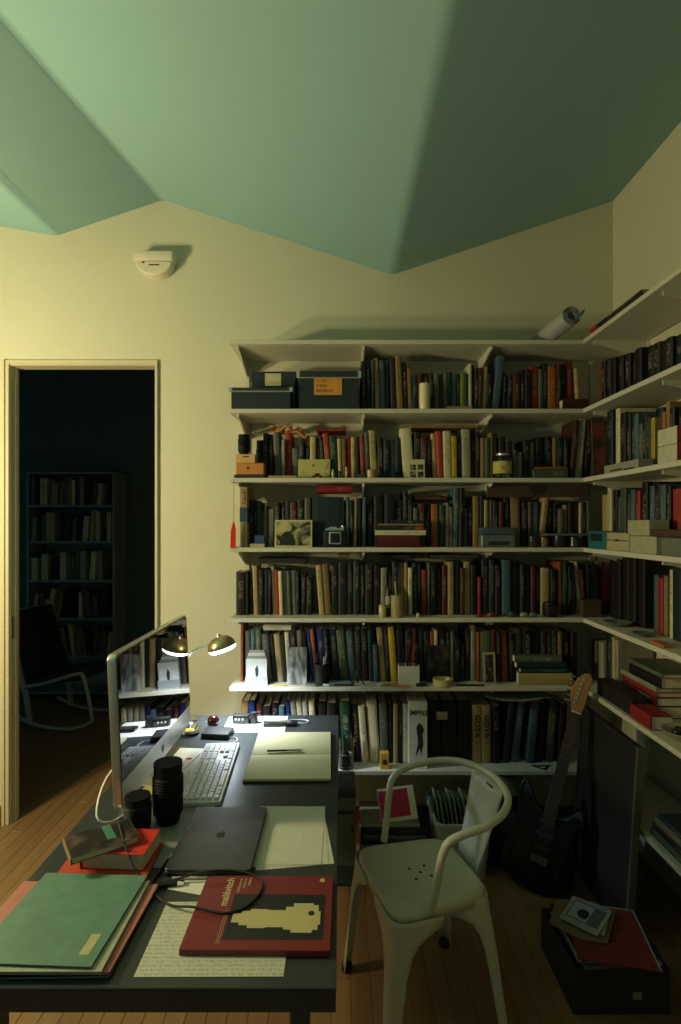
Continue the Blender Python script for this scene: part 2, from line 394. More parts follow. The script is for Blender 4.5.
for k, bx in enumerate(BRX):
    nm = ['by its left end', 'at its left bracket line', 'at its right bracket line', 'beside the room corner'][k]
    r_ = MB().box(bx - 0.012, bx + 0.012, YW - 0.0095, YW, 0.30, 2.55).build('shelf_rail', m_shelf)
    tag(r_, f'cream slotted upright rail behind the back-wall shelving, {nm}', 'shelf rail', 'shelf uprights')
for k, by in enumerate(BRY):
    nm = ['nearest the room corner', 'in the middle', 'nearest the camera'][k]
    r_ = MB().box(XW - 0.0095, XW, by - 0.012, by + 0.012, 0.30, 2.55).build('shelf_rail', m_shelf)
    tag(r_, f'cream slotted upright rail behind right-hand shelving, {nm}', 'shelf rail', 'shelf uprights')
# ------------------------------------------------------------------ books
PAL = {
 'k': ('black', '17181b'), 'K': ('soft black', '24262a'), 'n': ('dark navy', '1d2b40'), 't': ('dark teal', '24454e'), 's': ('blue-grey', '5f7a86'),
 'b': ('bright blue', '2f6fc4'), 'B': ('deep blue', '27427f'), 'g': ('mid grey', '7b7b72'), 'l': ('light grey', 'aaa99c'), 'w': ('off-white', 'd8d2b6'),
 'c': ('cream', 'c4b488'), 'C': ('tan', 'a58d60'), 'r': ('red', 'a43a34'), 'm': ('maroon', '6a2a2a'), 'o': ('orange-red', 'b4573a'), 'O': ('orange', 'b0703a'),
 'y': ('yellow', 'c8b040'), 'Y': ('yellow-green', '93a040'), 'e': ('brown', '6b4a32'), 'E': ('dark brown', '41302a'), 'G': ('dark green', '1f5a44'), 'q': ('grey-green', '6d7a66'),
}
BOOKS = []
YS = 2.715                                         # spine plane on the back wall
def make_book(w, h, d, key, loc, rotz=0.0, lean=0.0, label='', group=None, cat='book', name='book', flat=False, pages=True, cover=None):
    """spine faces local -y, thickness along x, standing on z = 0"""
    c = lin(tuple(int(PAL[key][1][i:i + 2], 16) / 255 for i in (0, 2, 4)))
    j = random.uniform(0.7, 1.1); c = tuple(min(1, (x ** 1.4) * j) for x in c)
    b = min(0.0022, w * 0.16); hw = w / 2; rd = min(0.005, w * 0.18)
    # cover: two boards and a slightly rounded spine as one wrap
    outer = [(-hw, d), (-hw, rd), (-hw * 0.62, rd * 0.25), (0, 0), (hw * 0.62, rd * 0.25), (hw, rd), (hw, d)]
    inner = [(hw - b, d), (hw - b, rd + b), (-hw + b, rd + b), (-hw + b, d)]
    poly = outer + inner; n = len(poly)
    v = [(x, y, 0) for x, y in poly] + [(x, y, h) for x, y in poly]
    f = [tuple(range(n)), tuple(range(2 * n - 1, n - 1, -1))] + [(i, n + i, n + (i + 1) % n, (i + 1) % n) for i in range(n)]
    me = bpy.data.meshes.new(name); me.from_pydata(v, [], f); me.materials.append(cover or m_book)
    uvl = me.uv_layers.new(name='UVMap')
    for p in me.polygons:
        for li in p.loop_indices:
            vi = me.loops[li].vertex_index; x, y, z = v[vi]
            spine = y < rd * 1.5 and p.index >= 2
            uvl.data[li].uv = ((x + hw) / w, z / h) if spine else (-1, -1)
    me.attributes.new('cover_colour', 'FLOAT_COLOR', 'FACE'); me.attributes.new('seed', 'FLOAT', 'FACE'); rv = random.random() if w < 0.05 else 0.0
    npoly = len(me.polygons)
    me.attributes['cover_colour'].data.foreach_set('color', list(c + (1,)) * npoly); me.attributes['seed'].data.foreach_set('value', [rv] * npoly)
    bm = bmesh.new(); bm.from_mesh(me); bmesh.ops.recalc_face_normals(bm, faces=bm.faces); bm.to_mesh(me); bm.free()
    rot = (0, R(90), rotz) if flat else (0, lean, rotz)
    o = link(name, me, None, loc, rot, c); tag(o, label, cat, group)
    if name == 'book' and cover is None: BOOKS.append((o, w, h, d))
    if pages:
        e = 0.003
        MB().box(-hw + b + 0.0002, hw - b - 0.0002, rd + b, d - e, e, h - e).build('pages', m_pages, o)
    return o

def parse(spec):
    out = []
    for tok in spec.split(';'):
        a = tok.split()
        if not a: continue
        out.append((float(a[0]), float(a[1]), float(a[2]), a[3], float(a[4]) if len(a) > 4 else 0.0))
    return out
def row_extent(x, w, h, a):      # left and right border of a leaning rectangle as functions of height
    # bottom-left support at (x,0) for lean >= 0 (top to the right), bottom-right for lean < 0
    return x
def shelf_row(spec, z, label_fn, group, plane_y=YS, wall='back', scale=0.985, kz=None):
    """books given by their pixel left, right and top edges; kept from cutting into each other"""
    edge = None; n = 0; objs = []
    for x0, x1, top, key, lean in spec:
        n += 1
        yy = plane_y + random.uniform(-0.006, 0.014)
        if wall == 'back':
            a0, a1 = (x0 - CX) / F * plane_y, (x1 - CX) / F * plane_y
            h = H - (top - HY) / F * plane_y - z
        else:
            ya, yb = plane_y * F / (x0 - CX), plane_y * F / (x1 - CX)
            a0, a1 = -ya, -yb
            h = H - (top - HY) / F * ((ya + yb) / 2) - z
        w = (a1 - a0) * scale; h = max(0.08, min(h, 0.315)); th = R(lean)
        w = max(0.006, w * math.cos(th)); 
        c, s_ = math.cos(th), math.sin(th)
        h_ = h / max(0.7, c) - abs(s_) * w
        # corners of the leaning rectangle about its bottom centre, lowered to the board
        pts = [(-w / 2, 0), (w / 2, 0), (w / 2, h_), (-w / 2, h_)]
        q = [(px * c + pz * s_, -px * s_ + pz * c) for px, pz in pts]
        lo = min(p[1] for p in q); q = [(px, pz - lo) for px, pz in q]
        mid = sum(p[0] for p in q) / 4
        cx = (a0 + a1) / 2 - mid
        def side(Q, zz, sgn):
            best = None
            for i in range(4):
                (ax, az), (bx, bz) = Q[i], Q[(i + 1) % 4]
                if (az - zz) * (bz - zz) <= 0 and abs(az - bz) > 1e-9:
                    xx = ax + (bx - ax) * (zz - az) / (bz - az)
                    if best is None or sgn * xx > sgn * best: best = xx
            return best
        if edge is not None:
            need = -1e9
            for k in range(1, 24):
                zz = k * 0.0135
                for E in edge[-3:]:
                    r_ = side(E, zz, 1); l_ = side(q, zz, -1)
                    if r_ is not None and l_ is not None: need = max(need, r_ + 0.0006 - l_)
            cx = max(cx, need)
        Q = [(px + cx, pz) for px, pz in q]
        edge = (edge or []) + [Q]
        d = min(0.195, 0.135 + 0.2 * max(0, h_ - 0.18) + random.uniform(0, 0.02))
        if wall == 'right': d = min(d, XW - 0.012 - yy)
        lab = label_fn(PAL[key][0], n)
        if wall == 'back': loc = (cx, yy, z + 0.0004 - lo); rz = 0
        else: loc = (yy, -cx, z + 0.0004 - lo); rz = R(-90)
        objs.append(make_book(w, h_, d, key, loc, rz, th, lab, group))
    return objs
LVL = {1: 'second', 2: 'third', 3: 'fourth', 4: 'fifth', 5: 'sixth', 6: 'seventh'}
def back_label(i):
    return lambda colname, n: f'{colname} book, {ordinal(n)} upright from left, on {LVL[i]} back-wall board from top'
def right_label(i):
    return lambda colname, n: f'{colname} book, {ordinal(n)} upright from corner, on {LVL[i]} right-wall board from top'

B1 = """361 366 361 n;366 371 361 k;371 374 360 s;374 378 358 c -1.5;378 384 360 s -1;384 388 361 t;387.5 393 358 E -2;393 399 356 C -2.5;399.5 404.5 362 k -2;404.5 409 368 C -2;
410 415 374 t;415 420 373 m;420 426 373 K;426 431 373 E;431 436 374 q;436 440 374 m;440 445 372 q;445 449 372 t;449 454 373 s;454 457 374 k;457 462 373 Y;462 465 374 t;465 468 364 w;468 471 365 n;471 475 368 E;475 478 368 m;478 482.5 366 c 3;
483 488 374 k 3;489 497 355 s 7;501 505 372 k;505 509 374 t 2;509 516 374 m;516 521 370 k;521 527 370 K;527 535 366 r;535 539 369 q;539 544 363 k;544 553 367 O;553 556.5 364 m;556.5 562 365 n;563 570 361 r -2;576 579.5 368 c -3"""
B2 = """263 268 433 k;268 273 434 K;273 279.5 432 g -3;281 284.5 440 l;285 291.5 433 r;292 299 448 g;299 304 439 t;304.5 309.5 445 n;310 316 437 c;316 319 438 m -4;319 322.5 437 n -4;322.5 328.5 433 o -5;329 335.5 436 G -4;336 339.5 439 c -2;340 344.5 439 C -2;345 350 436 r -1;350.5 354.5 437 c -1;355 358.5 437 k;358.5 363 437 o -3;
363.5 367.5 432 q -2;368 375 430 c -3;376 382 438 k;382 388 440 n;388 394 439 s;394 399 438 t;399 410 428 w -4;411.5 418 432 k;418 424.5 438 m;424.5 428.5 440 E;429 433.5 433 c -3;434 440 431 o -3;442 450 431 w -1.5;450.5 456 436 y -1;456.5 461 438 n;461 469.5 429 l -1;470 475 430 k;475.5 480 432 K;481 485 438 C;485 489 438 q;489 493 433 C;493.5 498 433 e;499 505.5 437 k;506 512 441 K;513 517 450 g;518 523 452 l;523.5 530 440 k;530.5 535.5 442 q;537 545 437 k;546 553 436 n;553.5 557 438 C;557.5 563 438 t;564 568.5 439 G;572 577 420 e 5;577.5 585 419 w 5;586 592 419 k 4"""
B3 = """248 253 500 k;253 257 500 t;257 261 502 q;261 264 510 m;264 266.5 506 g;267 274 509 l;274.5 280 503 k;280 285 502 K;285 290 501 t;290 297 502 m;297.5 304 500 K;304.5 311 498 g;312 344 497 t;346 349.5 497 s;350 353 500 k;353.5 357 497 c 1;357.5 362 498 k;362.5 366 497 s 1;367 373.5 505 k;
374 384 496 k;384.5 395 494 n;395.5 403 500 t;403.5 408 491 t;408.5 413 500 n;413.5 418 508 g;418.5 425 504 e;425.5 431 504 k;431.5 439 504 O;439.5 445 505 G;445.5 449 503 l;449.5 453 507 g;453.5 459 488 s 1;459.5 464 488 k 1;464.5 468 508 g;468.5 473 505 k;473.5 480 496 C;480.5 484 496 t;484.5 488 500 c;488.5 493 500 l;493.5 499 501 k;499.5 504 502 m;504.5 510 498 k;511.5 521 497 C -1;522.5 528 502 k;528.5 532 502 g;532.5 539 502 s;540.5 546 497 c 6;547.5 553 500 n 5;554 558 505 k;558.5 564 509 g;564.5 568 505 c;568.5 574 503 k;574.5 579 503 m;579.5 582 503 w;582.5 586 502 k;586.5 590 501 g"""
B4 = """236 245.5 572 k;246 248.5 572 K;249 252 569 E;252.5 257.5 566 c -2;258 263 570 k;263.5 268 570 t;268.5 271 570 n;271.5 274 567 w -2;274.5 278.5 570 o -2;279 282.5 571 w -2;283 286.5 571 l -2;287 290.5 571 q -2;291 295 571 l -2;295.5 299 571 t -1;301 306 575 k;306.5 312 577 K;317.5 323 565 c -4;323.5 330 564 C -4;331.5 338 566 k;338.5 347 562 n;347.5 353 562 k;353.5 360 561 t;360.5 365 566 k;365.5 373 565 K;373.5 380.5 566 k;381 387 568 l;387.5 392 570 k;392.5 398 562 n;398.5 404 563 C;404.5 408 563 c;408.5 412.5 568 w;413 418 563 t;418.5 421.5 565 k;422 427 570 r;427.5 430 563 q;430.5 436 566 k;436.5 442 568 E;442.5 447 566 m;448 454 562 c;454.5 460 562 t;460.5 464 568 e;464.5 471 562 c;471.5 477 565 k;478 481 577 r;482 489 559 n;489.5 495 560 t;495.5 501 565 k;502 511 560 s;511.5 520 561 k;520.5 525 564 t;525.5 531 565 k;531.5 536 566 m;536.5 541 568 n;541.5 550 568 c;551 557 570 k;559 563 562 O;563.5 568 562 G;568.5 572 566 k;572.5 576 566 g;576.5 580 562 w -4;580.5 585 570 m -3;585.5 591 566 k"""
B5 = """240.5 243 622 O;245 250 632 g;250.5 255 630 s;255.5 261 629 q;263 270 634 g -5;271 275 635 k -5;275.5 281.5 634 c -5;282 285.5 635 K -4;286 290.5 632 w -4;291 297 631 k -3;297.5 303 630 g -2;303.5 307 632 k -3;308 311.5 631 b -7;312 315.5 629 O -6;316 323 629 B -3;323.5 328 630 k -3;328.5 337 629 t -5;338 346 630 q -5;347 354.5 632 s -4;355.5 361.5 630 E -3;362 368 629 k -2;368.5 373 630 t -2;373.5 378 645 s -2;378.5 384.5 628 c -4;385 389 629 k -3;389.5 396 627 y -4;397 404.5 629 k -2;405 411.5 630 n;412 417 629 m;418 424 630 t;424.5 430 632 k;430.5 434 632 O;434.5 437.5 630 w;438.5 446 632 k;446.5 450 632 K;450.5 454 632 g;454.5 460.5 640 k;461 465 645 t;466 471 630 k;471.5 476.5 626 l;477 479.5 632 O;480 491 632 q;491.5 496 630 m;496.5 501 632 k;501.5 508 632 O -2;508.5 514 633 k;515 522.5 630 g;523 532 630 k;532.5 541 632 K;541.5 546 632 t;546.5 552 632 e;552.5 558 632 t;558.5 562.5 632 C;564 570 634 k;571 577 633 K"""
B6 = """240 247 696 C 3;248 254 696 B;256 262 704 m;263 270 706 K;271 278 704 k;279 284.5 706 s;285 290 697 B;291 296.5 700 l -6;297.5 303 699 w -6;304 309 700 l -5;310 316 699 w -4;318 326 702 k;327 336 703 K;341 351 697 G -3;352 359 705 k -3;360 367 706 w -4;368 378.5 697 w -4;380 388 703 q -2;389 392 706 k;393.5 398 704 c;399 402 706 k;402.5 408.5 704 w;429 441 699 k;442 457 700 K;458 471.5 701 k;473 481.7 705.5 c;482 491 705.5 c;492.5 500 706 k;506 513 700 t 7;515 523 702 s 7;529 537 701 s 6;540 546 704 K 5;549 557 703 q 4;559 566 704 k 3"""
rowobjs = {}
for i, sp in ((1, B1), (2, B2), (3, B3), (4, B4), (5, B5), (6, B6)):
    rowobjs[i] = shelf_row(parse(sp.replace('\n', '')), SZ[i], back_label(i), f'books on the {LVL[i]} back-wall board')

# two matching cream volumes carry their title down the spine
gy = [o for o in rowobjs[6] if abs(o.location.x - (477 - CX) / F * YS) < 0.06 and o.color[0] > 0.15 and o.color[0] > o.color[2] * 1.3]
for k, o in enumerate(sorted(gy, key=lambda q: q.location.x)[:2]):
    me = o.data; me.materials.clear(); me.materials.append(m_plain)
    o['label'] = ('left' if k == 0 else 'right') + ' of two matching cream volumes titled GOYA on lowest back-wall board'
    text('GOYA', 0.036, m_ink, o, (0, -0.0012, 0.185), (R(90), R(90), 0), 'title', sx=1.15, bold=True)
    text('2' if k == 0 else '1', 0.018, m_ink, o, (0, -0.0012, 0.285), (R(90), 0, 0), 'volume_number')
    MB().box(-0.003, 0.003, -0.0014, -0.0004, 0.10, 0.106).build('publisher_mark', m_ink, o)

# right wall: spines face the room
YR_S = 1.236
R1 = "598 600.8 362 r;601.5 605.5 362 K;606 610 359 k;610.5 614.5 358 k;615 619 357 K;619.5 623.5 356 k;624 629 354 k;629.5 634.5 352 K;635 642 349 k;643 649.5 346 k;650 656.5 343 K;657 664 341 k;665 672 338 k;673 681 335 K;682 691 331 k"
R2 = "606 609 412 k;609.5 613 410 t;614 618 409 w;619 624 413 K;624.5 628 414 n;628.5 632 414 t;632.5 636.5 414 s;637 641 424 q;641.5 646 416 K;646.5 650 417 t;650.5 654.5 418 y;655 660 408 t;660.5 664 412 O;664.5 668 402 C;669 674 408 n;675 681 407 k;682 690 407 t"
R3 = "599.5 605 495 c;605.5 609.5 486 w;610.5 614.5 490 k;615 618.5 497 s;619 625 488 q;626 629 494 t;630 634 490 s;634.5 638.5 491 r;639.5 645 482 k;645.5 650 486 s;651 657 484 k;658 663 485 s;664 668 486 k;668.5 678 489 o;679 690 486 k"
R4 = "591 595 561 w;596 600 563 m;607 613 560 k;613.5 620 559 k;620.5 627 558 k;627.5 634.5 557 k;635 642 556 k;652 656 575 s;656.5 661.5 578 r;662 665.5 576 C;666 670.5 570 w;671 681 568 t;682 694 568 s"
R5 = "591 596 640 g;597 602 642 l;604 607.5 634 k;608 611.5 636 t;612 614.5 637 c;615 618.5 640 l"
for i, sp in ((1, R1), (2, R2), (3, R3), (4, R4), (5, R5)):
    rowobjs['r%d' % i] = shelf_row(parse(sp), SZ[i], right_label(i), f'books on the {LVL[i]} right-wall board', plane_y=YR_S + (0.06 if i in (3, 5) else 0.085 if i == 4 else 0.02 if i == 2 else 0), wall='right')
# the red and black thin volume lying over the edge of the topmost right-hand board
def flat_book(x0, x1, yf, d, z, t, key, label, group=None, rotz=0.0, cover=None, name='book', cat='book'):
    """lying book, its spine (x0..x1) towards the room"""
    return make_book(t, x1 - x0, d, key, (x0, yf, z + t / 2 + 0.0004), rotz, 0, label, group, flat=True, cover=cover, name=name, cat=cat)
def flat_px(px0, px1, pyb, pyt, yf, d, key, label, z=None, **kw):
    a, b = at(px0, pyb, yf), at(px1, pyt, yf)
    zz = a.z if z is None else z
    return flat_book(a.x, b.x, yf, d, zz, max(0.004, b.z - a.z), key, label, **kw), zz + max(0.004, b.z - a.z) + 0.0008
# ------------------------------------------------------------------ things standing among the books
def simple_box(name, cat, label, x0, x1, y0, y1, z0, z1, color, mat=None, bevel=0.0015, rz=0.0, group=None):
    cx, cy = (x0 + x1) / 2, (y0 + y1) / 2
    o = MB().box(x0 - cx, x1 - cx, y0 - cy, y1 - cy, 0, z1 - z0).build(name, mat or m_plain, None, (cx, cy, z0 + 0.0004), (0, 0, rz), bevel=bevel, color=color)
    return tag(o, label, cat, group)
def lidded_box(label, px0, px1, pyt, pyb_z, Y0, Y1, lidh, lab=None, labcol=None, writing=False, rim=True):
    a, b = at(px0, pyt, Y0), at(px1, pyt, Y0); z0 = pyb_z; z1 = a.z
    t = thing('archive_box', label, 'box', ((a.x + b.x) / 2, (Y0 + Y1) / 2, z0 + 0.0004), group='black archive boxes')
    w = (b.x - a.x) / 2; d = (Y1 - Y0) / 2; h = z1 - z0
    MB().box(-w + 0.003, w - 0.003, -d + 0.003, d - 0.003, 0, h - 0.004).build('body', m_plain, t, bevel=0.002, color=hx('1b262c'))
    MB().box(-w, w, -d, d, h - lidh, h).build('lid', m_plain, t, bevel=0.002, color=hx('1d292f'))
    if rim:
        MB().box(-w - 0.0006, w + 0.0006, -d - 0.0012, -d + 0.001, h - lidh - 0.006, h - lidh).build('edge_band', m_plain, t, color=hx('8b8a72'))
        for sx in (-1, 1):
            MB().box(sx * w - 0.008, sx * w + 0.008, -d - 0.0015, -d + 0.006, h - lidh - 0.004, h + 0.0008).build('metal_corner', m_alu, t)
    if lab:
        q0, q1 = at(lab[0], lab[1], Y0), at(lab[2], lab[3], Y0)
        l = MB().box(q0.x - t.location.x, q1.x - t.location.x, -d - 0.0009 if not rim else -d - 0.0012, -d + 0.003, q1.z - z0, q0.z - z0).build('paper_label', m_plain, t, color=labcol)
        if writing:
            cx = (q0.x + q1.x) / 2 - t.location.x; hh = q0.z - q1.z
            for k, (s, ww) in enumerate((('11.197', 0.020), ('THETA', 0.018), ('BEAUFLAY', 0.018))):
                text(s, ww, m_ink, t, (q0.x - t.location.x + 0.010, -d - 0.0018, q0.z - z0 - hh * (0.2 + 0.28 * k)), (R(90), 0, 0), 'handwriting', align='LEFT')
    return t
z = SZ[1]
lidded_box('low black archive box with cream edge band, at left end of second-highest shelf', 230.5, 291, 387.5, z, 2.625, 2.70, 0.016)
lidded_box('black archive box with off-white label, behind the low box on second-highest shelf', 251, 296, 371.5, z, 2.715, 2.90, 0.045, (265, 373.5, 281, 386), hx('b9b48c'), rim=False)
lidded_box('large black archive box with handwritten orange label on second-highest shelf', 298, 359.5, 371, z, 2.65, 2.90, 0.030, (314, 378, 342, 395), hx('c98a35'), True)

def mug(name, label, cat, px, pyt, pyb_z, Y, rpx, color, handle=True, mat=None):
    a = at(px, pyt, Y); r = rpx / F * Y; h = a.z - pyb_z
    t = thing(name, label, cat, (a.x, Y, pyb_z + 0.0004))
    MB().lathe([(0, 0), (r * 0.92, 0), (r, 0.006), (r, h), (r * 0.9, h), (r * 0.88, 0.008), (0, 0.008)]).build('body', mat or m_gloss, t, smooth=40, color=color)
    if handle:
        MB().tube([(r * 0.9, 0, h * 0.85), (r * 1.5, 0.004, h * 0.75), (r * 1.55, 0.004, h * 0.4), (r * 0.9, 0, h * 0.25)], 0.004).build('handle', mat or m_gloss, t, smooth=40, color=color)
    return t
mug('mug', 'cream mug standing before the books on second-highest back-wall shelf', 'mug', 424.5, 384, SZ[1], 2.672, 5.2, hx('d9d2a8'), False)
simple_box('wood_offcut', 'wood', 'short pale wooden slat lying on second-highest back-wall shelf', *(at(447, 0, 2.65).x, at(472, 0, 2.65).x), 2.64, 2.675, SZ[1], SZ[1] + 0.014, hx('8a7244'))
fb, _ = flat_px(563, 589, 409, 398, 2.66, 0.17, 'e', 'brown book lying flat at the right end of second-highest back-wall shelf', z=SZ[1])

# --- third-highest board
z = SZ[2]
pc = thing('wooden_camera', 'small wooden box camera of two stacked blocks on the third-highest shelf', 'camera', (at(250, 0, 2.66).x, 2.665, z + 0.0004))
MB().box(-0.074, 0.078, -0.03, 0.04, 0, 0.016).build('base', m_matte, pc, bevel=0.002)
lo = MB().box(-0.064, 0.072, -0.032, 0.036, 0.0165, 0.072).build('lower_block', m_wood, pc, bevel=0.003)
MB().cyl((-0.005, -0.033, 0.048), (-0.005, -0.028, 0.048), 0.0065).build('pinhole', m_ink, lo)
MB().box(-0.066, 0.03, -0.03, 0.034, 0.0725, 0.116).build('upper_block', m_lightwood, pc, bevel=0.003)
MB().box(-0.03, 0.0, -0.0305, -0.029, 0.10, 0.106).build('name_strip', m_ink, pc)
m_lens = M('lens_black', (0.006, 0.006, 0.006), 0.6, spec=0.2)
def lens(label, x, y, z, r, h, rings=7, filt=True, group=None):
    t = thing('camera_lens', label, 'lens', (x, y, z + 0.0004), group=group)
    pr = [(0, 0), (r * 0.72, 0), (r * 0.76, h * 0.03), (r * 0.80, h * 0.12), (r * 0.94, h * 0.16)]
    MB().lathe(pr + [(r * 0.94, h * 0.2), (r * 0.9, h * 0.205), (r * 0.9, h * 0.92), (r * 0.86, h * 0.97), (0, h * 0.97)], n=32).build('barrel', m_lens, t, smooth=35)
    g = []
    n = rings * 2
    for k in range(n + 1):
        zz = h * (0.45 + 0.33 * k / n); g.append((r * (1.0 if k % 2 else 0.95), zz))
    MB().lathe([(r * 0.91, h * 0.44)] + g + [(r * 0.91, h * 0.79)], n=32).build('focus_ring', m_lens, t, smooth=20)
    MB().lathe([(r * 0.91, h * 0.22), (r * 0.97, h * 0.225), (r * 0.97, h * 0.40), (r * 0.91, h * 0.405)], n=32).build('zoom_ring', m_lens, t, smooth=20)
    MB().lathe([(r * 0.88, h * 0.93), (r * 0.92, h * 0.935), (r * 0.92, h), (0, h)], n=32).build('lens_cap', m_lens, t, smooth=25)
    MB().lathe([(r * 0.905, h * 0.415), (r * 0.915, h * 0.416), (r * 0.915, h * 0.428), (r * 0.905, h * 0.43)], n=32).build('index_band', m_black, t, smooth=25)
    return t
# lens resting on the wooden camera
lens('dark camera lens resting on top of the wooden box camera', at(244, 0, 2.668).x, 2.668, z + 0.1166, 0.030, 0.098)
tl = lens('black camera lens standing right of the wooden box camera', at(258.5, 0, 2.69).x + 0.006, 2.765, z, 0.03, 0.2)

mq = thing('wooden_mannequin', 'jointed wooden artist mannequin lying on books of the third-highest shelf', 'mannequin', (at(287, 0, 2.78).x, 2.78, z + 0.232), rot=(0, R(12), 0)); mq.scale = (1.1, 1.35, 1.35)
segs = [('head', (-0.072, 0, 0.016), 0.013, 0.018), ('chest', (-0.035, 0, 0.012), 0.017, 0.024), ('hips', (0.005, 0, 0.008), 0.014, 0.017)]
for nm, c, r_, l_ in segs:
    MB().lathe([(0, -l_), (r_ * 0.6, -l_ * 0.8), (r_, 0), (r_ * 0.6, l_ * 0.8), (0, l_)], n=14).build(nm, m_wood, mq, c, (0, R(90), 0), smooth=50)
for s_, a in ((-1, 0.0), (1, 0.02)):
    MB().tube([(-0.03, s_ * 0.016, 0.012), (-0.005, s_ * 0.026, 0.03 + a), (0.02, s_ * 0.02, 0.018)], lambda t: 0.0055 - 0.002 * t).build('arm', m_wood, mq, smooth=50)
    MB().tube([(0.014, s_ * 0.008, 0.008), (0.05, s_ * 0.014, 0.018 + a), (0.085, s_ * 0.012, 0.004), (0.095, s_ * 0.012, 0.016)], lambda t: 0.008 - 0.003 * t).build('leg', m_wood, mq, smooth=50)
sh = MB().add([(-0.055, 0, -0.012), (0.055, 0, 0.02), (0.05, 0.13, 0.026), (-0.05, 0.13, -0.006)] + [(-0.055, 0, -0.008), (0.055, 0, 0.024), (0.05, 0.13, 0.03), (-0.05, 0.13, -0.002)], [(0, 1, 2, 3), (7, 6, 5, 4), (0, 4, 5, 1), (1, 5, 6, 2), (2, 6, 7, 3), (3, 7, 4, 0)]).build('folded_paper', m_plain, None, (at(262, 0, 2.72).x, 2.74, z + 0.248), (0, 0, 0), color=hx('a99c74'))
tag(sh, 'folded cream paper resting on books left of the wooden mannequin', 'paper')
flat_px(317, 346, 433, 430, 2.735, 0.14, 'r', 'red book lying across the tops of books on third-highest shelf', z=at(0, 431, 2.735).z)
flat_px(411, 478, 424.5, 421.5, 2.735, 0.15, 'C', 'thin tan board laid across book tops on third-highest shelf', z=z + 0.262)

def card(name, label, cat, px0, px1, pyt, zb, Y, mat, tilt=9, border=None, group=None, color=None, thick=0.0025):
    """upright card leaning back a little, printed face towards the room"""
    a, b = at(px0, pyt, Y), at(px1, pyt, Y); w = (b.x - a.x) / 2; h = a.z - zb
    t = thing(name, label, cat, ((a.x + b.x) / 2, Y, zb + 0.0008), group=group, rot=(R(-tilt), 0, 0))
    if border:
        MB().box(-w, w, 0, thick, 0, h).build('mount', m_plain, t, color=border[0])
        k = border[1]
        MB().box(-w + k, w - k, -0.0008, 0.0002, k, h - k).build('picture', mat, t, color=color)
    else:
        MB().box(-w, w, 0, thick, 0, h).build('picture', mat, t, color=color)
    return t
m_sprig = mat_print('sprig_print', hx('5d5a30'), hx('b5ad6c'), 22, lo=0.33, hi=0.42)
card('postcard', 'pale olive postcard with a plant sketch on third-highest back-wall shelf', 'postcard', 298, 330, 459, z, 2.685, m_sprig, border=(hx('b5ad6c'), 0.006))
four = card('photo_card', 'white card with four dark portraits on third-highest back-wall shelf', 'photo', 409, 425, 459, z, 2.69, m_plain, color=hx('c4bf98'))
for ix in (0, 1):
    for iz in (0, 1):
        hw = (425 - 409) / F * 2.69 / 2
        MB().box(-hw + 0.006 + ix * hw * 0.95, -hw + 0.006 + ix * hw * 0.95 + hw * 0.72, -0.001, 0.0005, 0.007 + iz * 0.036, 0.037 + iz * 0.036).build('portrait', mat_print('portrait_print', (0.02, 0.02, 0.02), hx('8f8a6a'), 60, lo=0.5, hi=0.6), four)
jr = thing('glass_jar', 'round glass jar with yellowish paper label on third-highest back-wall shelf', 'jar', (at(502.5, 0, 2.67).x, 2.672, z + 0.0004))
MB().lathe([(0, 0), (0.040, 0), (0.044, 0.006), (0.044, 0.085), (0.036, 0.098), (0.030, 0.104), (0.030, 0.112), (0.026, 0.112), (0.026, 0.103), (0.040, 0.083), (0.040, 0.006), (0, 0.005)], n=28).build('jar_body', m_glass, jr, smooth=40)
MB().lathe([(0.0448, 0.022), (0.0454, 0.022), (0.0454, 0.082), (0.0448, 0.082), (0.0448, 0.022)], n=28).build('jar_label', M('label_paper', hx('aea55a'), 0.7), jr, smooth=40)
MB().lathe([(0, 0.1125), (0.032, 0.1125), (0.032, 0.122), (0, 0.122)], n=24).build('lid', m_alu, jr, smooth=40)
MB().lathe([(0, 0), (0.0135, 0), (0.0135, 0.0006), (0, 0.0006)], n=20).build('label_emblem', M('label_orange', hx('b8763a'), 0.7), jr, (0, -0.0458, 0.05), (R(90), 0, 0)).scale = (1.5, 0.6, 1)
flat_px(534, 568, 476.5, 467, 2.665, 0.03, 'q', 'grey-green book lying flat at the front of third-highest back-wall shelf', z=z)
flat_px(536, 567, 467, 465, 2.667, 0.025, 'O', 'thin orange booklet atop the grey-green book on third-highest shelf', z=z + 0.0475)
# small figures
def figurine(label, px, Y, h, color, cat='figurine', group='small figures on the third-highest shelf'):
    p = at(px, 0, Y); t = thing('figurine', label, cat, (p.x, Y, z + 0.0004), group=group)
    MB().lathe([(0, 0), (0.009, 0), (0.009, 0.003), (0.004, 0.006), (0.007, h * 0.35), (0.0085, h * 0.6), (0.004, h * 0.72), (0, h * 0.74)], n=12).build('body', m_gloss, t, smooth=50, color=color)
    MB().lathe([(0, h * 0.7), (0.005, h * 0.76), (0.006, h * 0.87), (0.004, h * 0.96), (0, h)], n=12).build('head', m_gloss, t, smooth=50, color=hx('c8b48c'))
    return t
figurine('tiny white figurine before the orange-red book on third-highest shelf', 333, 2.66, 0.044, hx('b9b49c'))
figurine('tiny dark figurine between the white ones on third-highest shelf', 340, 2.652, 0.05, hx('2a2a30'))
figurine('tiny pale figurine with dark neighbour on third-highest shelf', 346.5, 2.66, 0.058, hx('a9a794'))
tc = thing('toy_car', 'tiny dark red toy car before the olive postcard on third-highest shelf', 'toy car', (at(317, 0, 2.65).x, 2.65, z + 0.0004))
MB().box(-0.026, 0.026, -0.010, 0.010, 0.005, 0.014).build('body', m_gloss, tc, bevel=0.003, color=hx('7c1f1c'))
